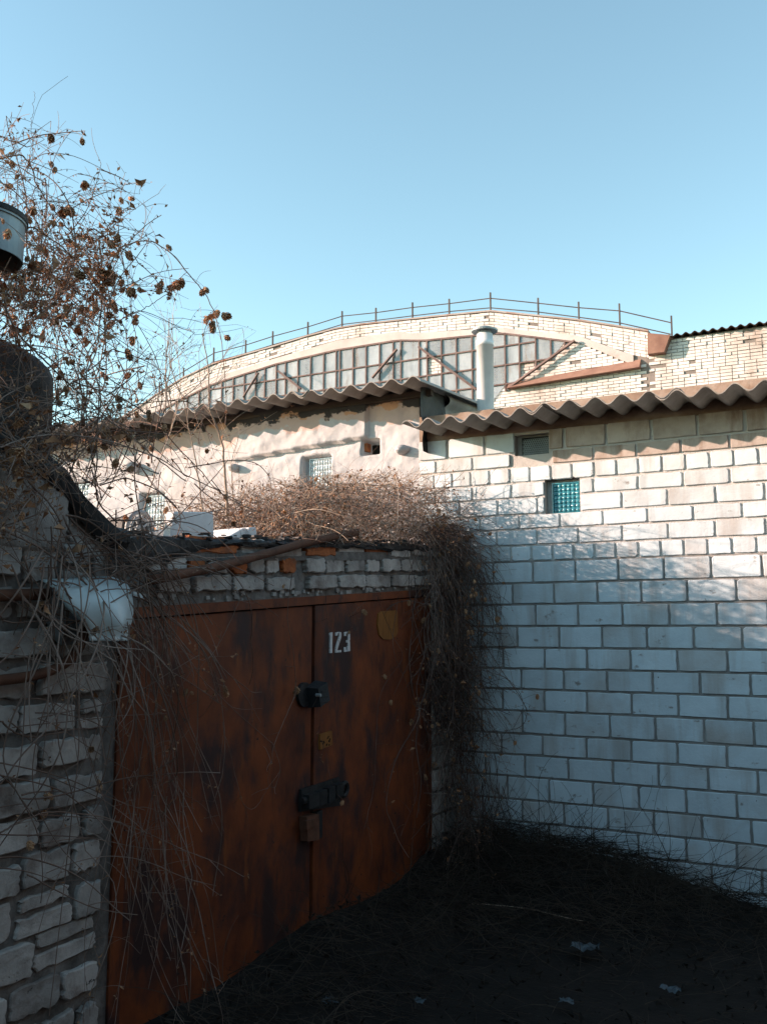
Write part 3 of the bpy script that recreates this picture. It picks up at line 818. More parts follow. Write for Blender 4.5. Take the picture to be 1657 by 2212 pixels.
def put_brick(parent, y0, y1, z0, z1, mat, tilt=0.0, proud=0.012, rough=0.006, corner=0.016, key='b'):
    w, h = y1 - y0, z1 - z0
    bw, bh = max(0.04, round(w / 0.03) * 0.03), max(0.03, round(h / 0.02) * 0.02)
    me = brick_variant(key + mat.name, bw, bh, mat, count=4, rough=rough, corner=corner, bevel=0.0045, sub=5)
    o = link('brick', me, parent, (proud + random.uniform(-0.006, 0.01), (y0 + y1) / 2, (z0 + z1) / 2))
    o.scale = (w / bw, 1, h / bh)
    o.rotation_euler = (random.gauss(0, 0.02), -tilt + random.gauss(0, 0.012), math.radians(90) + random.gauss(0, 0.02))
    return o
# courses above the gate, read from the picture: (left, right, kind)
def S5(cx_): return (900 + cx_ * 0.7242) * K          # column in the picture
W_, O_, N_ = 'old_brick', 'red_brick', None
rows = [
    [(150, 235, 1182, W_), (235, 330, 1180, W_), (398, 508, 1178, O_), (512, 570, 1180, W_), (575, 646, 1188, W_), (652, 720, 1187, O_), (724, 782, 1190, W_), (785, 832, 1190, O_), (836, 880, 1192, W_), (882, 930, 1190, W_), (934, 985, 1190, W_)],
    [(300, 345, 1215, W_), (352, 398, 1216, W_), (402, 440, 1222, O_), (444, 486, 1222, W_), (490, 528, 1222, O_), (531, 566, 1222, W_), (570, 598, 1222, W_), (602, 634, 1222, O_), (652, 696, 1222, W_), (698, 740, 1222, W_), (742, 784, 1221, W_), (786, 816, 1222, W_), (818, 858, 1222, W_), (860, 905, 1222, W_), (908, 945, 1222, W_), (948, 985, 1222, W_)],
    [(330, 405, 1262, W_), (412, 492, 1260, W_), (496, 566, 1260, W_), (570, 634, 1262, W_), (658, 722, 1258, W_), (725, 782, 1256, W_), (785, 838, 1256, W_), (841, 888, 1255, W_), (891, 936, 1254, W_), (940, 985, 1253, W_)],
]
hts = [33, 35, 33]
for ri, row in enumerate(rows):
    for (xa, xb, yc, kd) in row:
        if kd is None: continue
        A_ = BP(xa + 0.6, yc); B_ = BP(xb - 0.6, yc)
        sc_ = (1916 - (xa + xb) / 2) / 1290.0
        hpx = hts[ri] * sc_ * 0.5
        z0 = BP((xa + xb) / 2, yc + hpx).z; z1 = BP((xa + xb) / 2, yc - hpx).z
        put_brick(gwall, A_.y, B_.y, z0, z1, M[kd], tilt=0.058, proud=0.022, rough=0.007, corner=0.012)
# small fill stones right above the gate frame
fs = MB()
for i in range(70):
    y = random.uniform(-3.3, 0); z = gtop(y) + 0.07 + random.uniform(-0.01, 0.03); r = random.uniform(0.008, 0.02)
    fs.hexa([(-0.02 + random.uniform(0, .01), y - r, z - r * .6), (0.012, y - r * .8, z - r * .7), (0.012, y + r, z - r * .5), (-0.02, y + r, z - r * .6), (-0.02, y - r, z + r * .6), (0.008, y - r * .7, z + r * .5), (0.01, y + r * .9, z + r * .6), (-0.02, y + r, z + r * .6)])
stuff(fs.build('mortar_crumbs', M['old_brick'], gwall))
# right pier
z = 0.05
while z < 1.9:
    y = YD1 + 0.08 + (0.0 if int(z * 7) % 2 else -0.0)
    ws = (0.25, 0.17) if int(z / 0.15) % 2 else (0.14, 0.28)
    for w in ws:
        put_brick(gwall, y, min(y + w, -0.012), z, z + 0.136, M['old_brick'], proud=0.012)
        y += w + 0.014
    z += 0.15
# gate frame of angle steel
gf = MB()
gf.hexa([(-0.05, YD0 - 0.07, 0), (0.012, YD0 - 0.07, 0), (0.012, YD0 - 0.006, 0), (-0.05, YD0 - 0.006, 0), (-0.05, YD0 - 0.07, gtop(YD0) + 0.05), (0.012, YD0 - 0.07, gtop(YD0) + 0.05), (0.012, YD0 - 0.006, gtop(YD0) + 0.054), (-0.05, YD0 - 0.006, gtop(YD0) + 0.054)])
gf.hexa([(-0.05, YD1 + 0.006, 0), (0.012, YD1 + 0.006, 0), (0.012, YD1 + 0.06, 0), (-0.05, YD1 + 0.06, 0), (-0.05, YD1 + 0.006, gtop(YD1) + 0.05), (0.012, YD1 + 0.006, gtop(YD1) + 0.05), (0.012, YD1 + 0.06, gtop(YD1) + 0.054), (-0.05, YD1 + 0.06, gtop(YD1) + 0.054)])
gf.hexa([(-0.05, YD0 - 0.004, gtop(YD0) + 0.008), (0.014, YD0 - 0.004, gtop(YD0) + 0.008), (0.014, YD1 + 0.004, gtop(YD1) + 0.008), (-0.05, YD1 + 0.004, gtop(YD1) + 0.008), (-0.05, YD0 - 0.004, gtop(YD0) + 0.052), (0.014, YD0 - 0.004, gtop(YD0) + 0.052), (0.014, YD1 + 0.004, gtop(YD1) + 0.052), (-0.05, YD1 + 0.004, gtop(YD1) + 0.052)])
gf.build('gate_frame', M['gate'], ga)
def leaf(y0, y1, xf, name):
    s = MB(); P = []
    ny, nz = 26, 34
    for j in range(nz + 1):
        row = []
        for i in range(ny + 1):
            y = y0 + (y1 - y0) * i / ny
            z = 0.04 + (gtop(y) - 0.04) * j / nz
            dent = 0.010 * (float(fbm(y * 1.9 + 9, z * 1.6)) - 0.5) + 0.004 * (float(fbm(y * 6, z * 6)) - 0.5)
            ed = min(i, ny - i, 3) / 3
            row.append((xf + dent * ed, y, z))
        P.append(row)
    s.grid(P)
    back = xf - 0.03
    for i in range(ny):
        s.quad(P[-1][i], P[-1][i + 1], (back, P[-1][i + 1][1], P[-1][i + 1][2]), (back, P[-1][i][1], P[-1][i][2]))
    for c in (0, -1):
        for j in range(nz):
            s.quad(P[j][c], P[j + 1][c], (back, P[j + 1][c][1], P[j + 1][c][2]), (back, P[j][c][1], P[j][c][2]))
    return s.build(name, M['gate'], ga, smooth=False)
left_leaf = leaf(YD0, YDM - 0.012, -0.004, 'gate_leaf')
right_leaf = leaf(YDM + 0.004, YD1, 0.006, 'gate_leaf')
gk = MB(); gk.box(-0.06, -0.045, YDM - 0.05, YDM + 0.05, 0, 1.83); gk.build('meeting_strip', M['dark'], ga)
# stencilled number
def poly_part(name, pts, x0, x1, mat, parent):
    s = MB(); n = len(pts)
    s.v = [(x0, p[0], p[1]) for p in pts] + [(x1, p[0], p[1]) for p in pts]
    s.f = [tuple(range(n, 2 * n))] + [(i, (i + 1) % n, n + (i + 1) % n, n + i) for i in range(n)]
    return s.build(name, mat, parent)
def C5(cx_, cy_): return (1100 + cx_ / 2.0713) * K, (2200 + cy_ / 2.0713) * K
DIG = {
    '1': [[(384, 588), (396, 582), (407, 580), (405, 660), (404, 747), (387, 749), (388, 670), (389, 604), (384, 606)]],
    '2': [[(434, 582), (460, 577), (456, 587), (448, 590), (447, 606), (434, 608)], [(463, 577), (478, 580), (480, 596), (478, 622), (462, 670), (448, 716), (447, 728), (459, 726), (459, 743), (432, 746), (432, 716), (446, 664), (463, 612)], [(463, 726), (478, 724), (478, 741), (463, 743)]],
    '3': [[(505, 580), (524, 576), (523, 588), (517, 590), (516, 610), (505, 612)], [(528, 575), (549, 573), (549, 640), (545, 650), (549, 660), (550, 732), (528, 736), (528, 700), (534, 690), (534, 664), (520, 662), (521, 645), (534, 642), (533, 590), (528, 588)], [(503, 702), (516, 700), (516, 722), (524, 722), (524, 737), (503, 739)]],
}
for ch, polys in DIG.items():
    root = None
    for pl in polys:
        pts = [BP(*C5(*p), 0.0) for p in pl]
        root_ = poly_part('numeral' if root is None else 'numeral_piece', [(p.y, p.z) for p in pts][::-1], 0.004, 0.0135, M['numeral'], right_leaf)
        root = root or root_
# ochre primer patch
pts = [BP(*C5(*p), 0.0) for p in ((782, 430), (800, 412), (930, 400), (938, 420), (940, 580), (925, 610), (880, 638), (820, 636), (788, 600), (776, 520))]
poly_part('paint_patch', [(p.y, p.z) for p in pts][::-1], 0.0, 0.0125, M['ochre'], right_leaf)
# lock box on a round backing plate
c = BP(*C5(215, 1085), 0.01)
dk = MB(); dk.tube([(-0.01, c.y - 0.02, c.z), (0.014, c.y - 0.02, c.z)], 0.064, 0.064, 24, cap=True); dk.build('lock_plate', M['iron_dark'], left_leaf)
def tilted_box(name, cy, cz, w, h, x0, x1, ang, mat, parent, taper=0.85):
    s = MB(); ca, sa = math.cos(ang), math.sin(ang)
    def pt(u, v, x, k): return (x, cy + (u * ca - v * sa) * k, cz + (u * sa + v * ca) * k)
    q = [(-w / 2, -h / 2), (w / 2, -h / 2), (w / 2, h / 2), (-w / 2, h / 2)]
    s.hexa([pt(u, v, x0, 1) for u, v in q] + [pt(u, v, x1, taper) for u, v in q])
    return s.build(name, mat, parent)
c = BP(*C5(322, 1085), 0.06)
lk = tilted_box('lock_box', c.y, c.z, 0.108, 0.112, 0.006, 0.085, 0.30, M['lock'], right_leaf, 0.9)
lk.data.materials[0] = M['lock']
rv = MB(); rv.tube([(0.07, c.y - 0.054, c.z + 0.0), (0.098, c.y - 0.054, c.z + 0.0)], 0.010, 0.008, 10, cap=True); rv.build('rivet', M['zinc_dark'], lk)
for i in range(3):
    e_ = MB(); e_.box(0.083, 0.0875, c.y - 0.03, c.y + 0.035, c.z - 0.045 + i * 0.028, c.z - 0.038 + i * 0.028); e_.build('embossed_line', M['iron_dark'], lk)
# perforated keyhole plate, bolt and latch; columns of the close view (1050..1450, 2550..3450)
def C6(cx_, cy_): return (1050 + cx_ / 2.4575) * K, (2550 + cy_ / 2.4575) * K
def plate(name, quad_, x0, x1, mat, parent):
    pts = [BP(*C6(*p), x0) for p in quad_]
    return poly_part(name, [(p.y, p.z) for p in pts][::-1], x0 - 0.01, x1, mat, parent)
kp = plate('keyhole_plate', [(495, 815), (608, 778), (612, 915), (497, 960)], 0.012, 0.020, M['ochre'], right_leaf)
for i in range(14):
    cc = BP(*C6(random.uniform(510, 600), random.uniform(830, 920)), 0.02)
    hh_ = MB(); hh_.tube([(0.018, cc.y, cc.z), (0.0215, cc.y, cc.z)], 0.005, 0.005, 8, cap=True); hh_.build('hole', M['dark'], kp)
hp = plate('hasp_plate', [(320, 1345), (680, 1225), (700, 1310), (690, 1500), (520, 1525), (310, 1560)], 0.010, 0.016, M['iron_dark'], left_leaf)
for (x0_, x1_, y0_, y1_) in ((345, 450, 1385, 1520), (455, 520, 1355, 1490), (540, 600, 1320, 1465), (615, 680, 1290, 1420)):
    plate('hasp_loop', [(x0_, y0_ + 10), (x1_, y0_ - 18), (x1_, y1_ - 18), (x0_, y1_ + 8)], 0.02, 0.055, M['iron_dark'], hp)
ey = BP(*C6(735, 1345), 0.03)
tr = MB(); tr.tube([(0.03 + 0.004 * math.sin(a), ey.y + 0.036 * math.cos(a), ey.z + 0.036 * math.sin(a)) for a in np.linspace(0, 2 * math.pi, 15)], 0.014, 0.014, 6); tr.build('bolt_eye', M['iron_dark'], hp)
br = MB(); p0, p1 = BP(*C6(330, 1460), 0.03), BP(*C6(690, 1350), 0.03); br.tube([p0, p1], 0.018, 0.018, 8, cap=True); br.build('bolt_bar', M['iron_dark'], hp)
bx_ = plate('latch_box', [(318, 1605), (435, 1575), (440, 1825), (330, 1840)], 0.012, 0.05, M['rust_brown'], left_leaf)
plate('latch_cover', [(358, 1650), (442, 1625), (443, 1680), (360, 1735)], 0.05, 0.062, M['rust_brown'], bx_)
plate('cover_strip', [(440, 1560), (490, 1540), (490, 1800), (442, 1830)], 0.01, 0.035, M['iron_dark'], left_leaf)
# torn tar felt over the roof edge
tf = MB(); P = []
for i, y in enumerate(np.linspace(-3.5, -0.01, 150)):
    row = []
    e = float(fbm(y * 5, 1.3)); e2 = float(fbm(y * 13, 4.4))
    hang = 0.0 + 0.06 * max(0, e - 0.45) + 0.03 * (e2 - 0.5) + 0.10 * max(0, (-2.75 - y) / 0.7)
    top = rtop(y) + 0.012 * (e2 - 0.5)
    prof = [(-1.2, -0.02), (-0.5, -0.01), (-0.25, 0.0), (-0.08, 0.006 + 0.015 * e), (0.025, 0.0), (0.045, -0.012), (0.043, -0.022 - hang * 0.5), (0.035, -0.03 - hang)]
    for k, (xx, dz) in enumerate(prof):
        row.append((xx + 0.03 * (float(fbm(y * 8, k * 2.1)) - 0.5), y, top + dz + 0.02 * (float(fbm(y * 11, k * 3.7)) - 0.5)))
    P.append(row)
tf.grid(P)
tf.build('roof_felt', M['tar'], ga, smooth=False)
ch = MB()
for i in range(170):
    y = random.uniform(-3.4, -0.05); x = random.uniform(-0.05, 0.055); z = rtop(y) + random.uniform(-0.012, 0.02); r = random.uniform(0.008, 0.035)
    a = random.uniform(0, 6.28)
    q = [(r * math.cos(a + t) * random.uniform(.6, 1.2), r * math.sin(a + t) * random.uniform(.5, 1.1)) for t in (0, 1.3, 3.0, 4.5)]
    ch.hexa([(x + p[0], y + p[1], z) for p in q] + [(x + p[0] * .9, y + p[1] * .9, z + r * 0.35) for p in q])
stuff(ch.build('felt_flakes', M['tar'], ga))

# ------------------------------------------------------------------ stone-patched garage at the left edge
sg = thing('stone_garage', 'neighbouring garage front of rough grey brick and rubble, left of the gate', 'garage', (-1, -6, 0))
sw = MB()
YS = -3.465
prof = [(-9.5, 2.62), (-4.3, 2.46)] + [(q.y, q.z) for q in (BP(60, 985), BP(118, 1032), BP(160, 1092))] + [(YS, rtop(YS) + 0.0)]
for i in range(len(prof) - 1):
    (a, za), (b, zb) = prof[i], prof[i + 1]
    sw.hexa([(-0.32, a, -0.2), (-0.002, a, -0.2), (-0.002, b, -0.2), (-0.32, b, -0.2), (-0.32, a, za), (-0.002, a, za), (-0.002, b, zb), (-0.32, b, zb)])
swall = sw.build('wall', M['mortar_dark'], sg)
mg = MB(); P = []
for z in np.linspace(-0.1, 2.3, 70):
    P.append([(0.003 + 0.026 * max(0, float(fbm(y * 7, z * 7)) - 0.45), y, min(z, float(np.interp(y, [p[0] for p in prof], [p[1] for p in prof])) - 0.02)) for y in np.linspace(-9.4, YS + 0.003, 120)])
sbk = MB(); sbk.box(-5, -0.33, -9.5, YS, -0.1, 2.02); sbk.build('rear_body', M['mortar_dark'], sg)
mg.grid(P); mg.build('mortar_face', M['mortar_dark'], swall, smooth=True)
z = -0.06; k = 0
while z < 2.3:
    h = random.uniform(0.115, 0.150)
    y = -6.0 + random.uniform(0, 0.2)
    while y < YS - 0.05:
        w = random.choice((0.12, 0.15, 0.20, 0.25, 0.26, 0.26)) * random.uniform(0.9, 1.1)
        y1 = min(y + w, YS)
        if YS - y1 < 0.08: y1 = YS
        zz = z + random.uniform(-0.012, 0.012)
        lim = np.interp(y, [p[0] for p in prof], [p[1] for p in prof]) - 0.05
        if y1 - y > 0.05 and zz + h < lim:
            mt = M['red_brick'] if random.random() < 0.02 else M['old_brick']
            if random.random() < 0.16:
                h2 = h * random.uniform(0.35, 0.6)
                put_brick(swall, y, y1, zz, zz + h2 - 0.008, mt, proud=random.uniform(0.016, 0.03), rough=0.006, corner=0.012, key='s')
                put_brick(swall, y + 0.01, y1 - 0.02, zz + h2 + 0.006, zz + h, mt, proud=random.uniform(0.016, 0.03), rough=0.006, corner=0.012, key='s')
            else:
                put_brick(swall, y, y1, zz + random.uniform(0, 0.012), zz + h - random.uniform(0, 0.018), mt, tilt=random.gauss(0, 0.02), proud=random.uniform(0.014, 0.036), rough=0.006, corner=0.014, key='s')
        y = y1 + random.uniform(0.008, 0.02)
        if YS - y < 0.07: break
    z += h + random.uniform(0.006, 0.016); k += 1
# plastered patch at the top of that front
ptm = MB(); P = []
for z in np.linspace(1.98, 2.44, 16):
    row = []
    for y in np.linspace(-4.9, -3.70, 40):
        lim = float(np.interp(y, [p[0] for p in prof], [p[1] for p in prof])) - 0.02
        fade = min(1, max(0, (min(z - 1.99, lim - z, -3.71 - y, y + 4.86) + 0.05 * (float(fbm(y * 6, z * 6)) - 0.4)) / 0.03))
        row.append((-0.02 + fade * (0.05 + 0.035 * float(fbm(y * 5, z * 5))), y, min(z, lim)))
    P.append(row)
ptm.grid(P); ptm.build('mortar_patch', M['old_brick'], sg, smooth=True)
# tar felt running down the roof slope
P = []; tf = MB()
for i, y in enumerate(np.linspace(-5.2, -3.42, 60)):
    t = float(np.interp(y, [p[0] for p in prof], [p[1] for p in prof])) + 0.02
    hang = 0.01 + 0.09 * float(fbm(y * 5, 8.8))
    P.append([(xx + 0.03 * (float(fbm(y * 8, kk * 2.7)) - 0.5), y, t + dz) for kk, (xx, dz) in enumerate([(-0.34, -0.03), (-0.25, 0.02), (-0.05, 0.03), (0.05, 0.01), (0.07, -0.01), (0.068, -0.02 - hang * 0.6), (0.05, -0.03 - hang)])])
tf.grid(P); tf.build('roof_felt', M['tar'], sg, smooth=False)

# tar-coated rounded block on that roof
tb = MB(); P = []
c0 = BP(130, 830, -0.1)
yR = c0.y; zB = 2.30; zT = BP(60, 738, -0.1).z
for zt in np.linspace(0, 1, 15):
    row = []
    for k in range(25):
        t = k / 24
        # cross-section outline in (x, y): a rounded rectangle, pinched towards the top
        ang = 2 * math.pi * t
        ex = abs(math.cos(ang)) ** 0.35 * math.copysign(1, math.cos(ang)); ey_ = abs(math.sin(ang)) ** 0.35 * math.copysign(1, math.sin(ang))
        inset = 0.0 if zt < 0.75 else 0.10 * ((zt - 0.75) / 0.25) ** 2.2
        x = -0.35 + (0.30 - inset) * ex; y = yR - 0.40 + (0.40 - inset) * ey_
        z = zB + (zT - zB) * zt - 0.03 * (y - (yR - 0.4)) * zt
        x += 0.02 * (float(fbm(y * 5, z * 5)) - 0.5)
        row.append((x, y, z))
    P.append(row)
tb.grid(P)
nT = len(tb.v) - 25
tb.f.append(tuple(range(nT, nT + 24)))
tag(tb.build('tarred_block', M['tar'], smooth=True), 'black tar-coated block with rounded edge on the roof at far left', 'roof block')

# galvanised cowl high at the left edge
cw = thing('vent_cowl', 'blue-grey galvanised vent cowl cut by the left picture edge, wrapped in vine', 'vent', BP(-25, 700, 0.1))
cc = BP(-45, 510, 0.1)
rC = 96.0 / F * (cc - CAM).dot(FWD); zt_, zb_ = BP(0, 492, 0.1).z, BP(0, 578, 0.1).z
s = MB(); ring_tube(s, cc.x, cc.y, [(rC * 0.99, zb_), (rC, zt_ - 0.012), (rC + 0.006, zt_ - 0.012), (rC + 0.006, zt_ + 0.004), (rC * 0.96, zt_ + 0.004), (rC * 0.96, zb_)], 36); s.build('drum', M['zinc_dark'], cw, smooth=False)
s = MB(); ring_tube(s, cc.x, cc.y, [(rC + 0.010, zt_ - 0.004), (rC + 0.010, zt_ + 0.014), (rC * 0.5, zt_ + 0.016), (0.0, zt_ + 0.016)], 36); s.build('lid', M['tar'], cw)
s = MB(); ring_tube(s, cc.x, cc.y, [(rC * 0.42, 2.4), (rC * 0.42, zb_ + 0.05)], 28); s.build('flue', M['rust_brown'], cw)

# ------------------------------------------------------------------ pipes, sheets and the things lying on the roof
def pipe(name, label, pts, r, mat=None):
    s = MB(); s.tube(pts, r, r, 12, cap=True)
    return tag(s.build(name, mat or M['rust_brown'], smooth=True), label, 'pipe')
def smooth_path(ctrl, n=40):
    c = [Vector(p) for p in ctrl]; out = []
    c = [c[0] * 2 - c[1]] + c + [c[-1] * 2 - c[-2]]
    seg = len(c) - 3
    for i in range(n + 1):
        t = i / n * seg; k = min(int(t), seg - 1); u = t - k
        p0, p1, p2, p3 = c[k:k + 4]
        out.append(0.5 * ((2 * p1) + (p2 - p0) * u + (2 * p0 - 5 * p1 + 4 * p2 - p3) * u * u + (3 * p1 - p0 - 3 * p2 + p3) * u ** 3))
    return out
pipe('rusty_pipe', 'long dark rusty pipe lying diagonally across the bricks above the gate', smooth_path([BP(322, 1254, 0.075), BP(470, 1224, 0.075), BP(590, 1192, 0.075), BP(680, 1168, 0.065), BP(770, 1150, 0.03)], 24), 0.0215)
def C3(cx_, cy_): return (cx_ / 2.4583) * K, (1800 + cy_ / 2.4583) * K
pipe('wall_pipe', 'straight brown pipe running level along the rough wall at left', [BP(*C3(-260, 1325), 0.06), BP(*C3(470, 1302), 0.06)], 0.021)
pipe('bent_pipe', 'bent brown rusty pipe curving up the rough wall beside the plastic sheet', smooth_path([BP(*C3(-260, 2170), 0.06), BP(*C3(0, 2135), 0.06), BP(*C3(300, 2095), 0.06), BP(*C3(560, 2010), 0.06), BP(*C3(740, 1860), 0.065), BP(*C3(830, 1620), 0.07)], 30), 0.019)
def draped(name, label, cat, leftE, rightE, xbase, bulge, mat, seed, n=26, m=26):
    s = MB(); P = []
    L_ = smooth_path([BP(*C3(*p), xbase) for p in leftE], n); R_ = smooth_path([BP(*C3(*p), xbase) for p in rightE], n)
    for i in range(n + 1):
        row = []
        for j in range(m + 1):
            u = j / m; p = L_[i].lerp(R_[i], u)
            top = math.exp(-i / n * 4)
            xo = bulge * math.sin(math.pi * u) ** 0.5 * (0.4 + 0.6 * math.sin(math.pi * min(1, i / n * 1.1))) + 0.03 * (float(fbm(u * 2.5 + seed, i / n * 1.4, 2)) - 0.5) + 0.012 * math.sin(u * 9 + seed + 3 * float(fbm(u * 2, i / n * 2 + seed))) * (i / n)
            row.append((p.x + xo - 0.10 * top, p.y, p.z))
        P.append(row)
    s.grid(P)
    o = s.build(name, mat, smooth=True)
    sm = o.modifiers.new('thickness', 'SOLIDIFY'); sm.thickness = 0.003
    return tag(o, label, cat)
draped('plastic_sheet', 'pale blue plastic sheet draped over the corner left of the gate', 'plastic sheet',
       [(600, 1160), (640, 1270), (690, 1430), (780, 1545), (845, 1640), (850, 1755)], [(1240, 1130), (1292, 1200), (1290, 1340), (1272, 1540), (1240, 1640), (1240, 1755)], 0.17, 0.07, M['film'], 2.0)
draped('grey_sheet', 'dull grey sheet hanging on the rough wall below the level pipe', 'sheet',
       [(440, 1340), (465, 1460), (480, 1600), (500, 1700), (560, 1790)], [(760, 1340), (775, 1460), (780, 1560), (775, 1700), (700, 1795)], 0.035, 0.02, M['film_grey'], 5.0)
s = MB(); P0 = [BP(*C3(*p), 0.11) for p in ((1285, 1275), (1360, 1300), (1420, 1340), (1400, 1362), (1285, 1335))]
s.v = [tuple(p) for p in P0] + [(p.x - 0.006, p.y, p.z) for p in P0]; s.f = [(4, 3, 2, 1, 0), (5, 6, 7, 8, 9)] + [(i, (i + 1) % 5, 5 + (i + 1) % 5, 5 + i) for i in range(5)]
tag(s.build('plastic_strip', M['film']), 'narrow tongue of pale plastic poking right beside the plastic sheet', 'plastic')

def bevel_box(name, mat, corners, parent=None):
    s = MB(); s.hexa(corners); o = s.build(name, mat, parent)
    b_ = o.modifiers.new('edge', 'BEVEL'); b_.width = 0.006; b_.segments = 2
    return o
XF = -0.10
a, b, c, d = BP(366, 1164, XF), BP(463, 1162, XF), BP(461, 1106, XF), BP(377, 1105, XF)
o = bevel_box('foam_board', M['foam'], [tuple(p) for p in (a, b, c, d)] + [(p.x - 0.045, p.y, p.z) for p in (a, b, c, d)])
tag(o, 'upright white polystyrene board standing on the roof edge', 'foam board')
a, b = BP(487, 1163, -0.12), BP(556, 1163, -0.12); c, d = BP(556, 1140, -0.12), BP(520, 1143, -0.12)
fo_ = thing('foam_tray', 'white moulded polystyrene tray piece lying on the roof edge', 'foam packaging', tuple((a + b) / 2))
for (p, q, r_, t_, w_, nm) in ((a, BP(536, 1163, -0.12), BP(536, 1140, -0.12), BP(525, 1141, -0.12), 0.22, 'wedge'), (BP(538, 1162, -0.1), BP(556, 1162, -0.1), BP(554, 1139, -0.1), BP(538, 1139, -0.1), 0.22, 'lip')):
    bevel_box(nm, M['foam'], [tuple(v) for v in (p, q, r_, t_)] + [(v.x - w_, v.y + 0.02, v.z) for v in (p, q, r_, t_)], fo_)
a, b, c, d = BP(262, 1161, -0.2), BP(376, 1163, -0.2), BP(376, 1143, -0.2), BP(262, 1157, -0.2)
tag(bevel_box('foam_slab', M['foam'], [tuple(p) for p in (a, b, c, d)] + [(p.x - 0.35, p.y, p.z) for p in (a, b, c, d)]), 'flat white polystyrene slab behind the upright board', 'foam board')
# spoked plastic wheel on the roof
wc = BP(303, 1147, -0.28); rw = wc.y - BP(274, 1147, -0.28).y
wh = thing('spoked_wheel', 'grey spoked plastic wheel half hidden on the roof left of the foam board', 'wheel', tuple(wc))
for (r_, t_, nm) in ((rw, 0.011, 'tyre'), (rw * 0.72, 0.006, 'rim'), (rw * 0.22, 0.012, 'hub')):
    s = MB(); s.tube([(wc.x + 0.0, wc.y + r_ * math.cos(a), wc.z + r_ * math.sin(a)) for a in np.linspace(0, 2 * math.pi, 33)], t_, t_, 7); s.build(nm, M['grey_plastic'], wh, smooth=True)
for i in range(9):
    a = 2 * math.pi * i / 9
    s = MB(); s.tube([(wc.x, wc.y + rw * k_ * math.cos(a), wc.z + rw * k_ * math.sin(a)) for k_ in (0.2, 0.97)], 0.005, 0.004, 5); s.build('spoke', M['grey_plastic'], wh)
a, b, c, d = BP(262, 1160, -0.36), BP(336, 1160, -0.36), BP(332, 1118, -0.36), BP(268, 1116, -0.36)
tag(bevel_box('dark_crate', M['iron_dark'], [tuple(p) for p in (a, b, c, d)] + [(p.x - 0.2, p.y, p.z) for p in (a, b, c, d)]), 'dark box behind the spoked wheel on the roof', 'box')

# ------------------------------------------------------------------ vines
def inpoly(y, z, poly):
    c = False; n = len(poly); j = n - 1
    for i in range(n):
        yi, zi = poly[i]; yj, zj = poly[j]
        if (zi > z) != (zj > z) and y < (yj - yi) * (z - zi) / (zj - zi) + yi: c = not c
        j = i
    return c
def rvec():
    v = Vector((random.gauss(0, 1), random.gauss(0, 1), random.gauss(0, 1)))
    return v
def strand(p, d, length, step=0.035, wander=0.35, grav=0.0, keep=None, coil=0.0):
    p = Vector(p); d = Vector(d).normalized(); w = rvec() * wander
    pts = [p.copy()]
    n = max(2, int(length / step))
    for i in range(n):
        w = w * 0.82 + rvec() * wander * 0.42
        if random.random() < 0.05: d = d + rvec() * 0.35 * min(1.0, wander)      # a node where the stem kinks
        d = d + w * step * 3.0 + Vector((0, 0, -grav * step))
        d.normalize()
        p = p + d * step
        if keep and not keep(p): break
        pts.append(p.copy())
    return pts
def cone_mesh(name):
    s = MB()
    for i in range(5):
        t = i / 4; r = 0.0095 * math.sin(math.pi * (0.22 + 0.62 * t)) + 0.002; z = -0.004 - 0.024 * t
        for k in range(5):
            a = 2 * math.pi * (k + 0.5 * (i % 2)) / 5 + random.uniform(-0.2, 0.2)
            ca, sa = math.cos(a), math.sin(a); wv = 0.0062
            fl = 1.0 + random.uniform(0, 0.55)
            s.quad((0.25 * r * ca, 0.25 * r * sa, z + 0.006), (r * ca - wv * sa, r * sa + wv * ca, z), (r * 1.05 * fl * ca, r * 1.05 * fl * sa, z - 0.010), (r * ca + wv * sa, r * sa - wv * ca, z))
    return s.mesh(name, M['cone'])
CONES = [cone_mesh('hop_cone') for _ in range(8)]
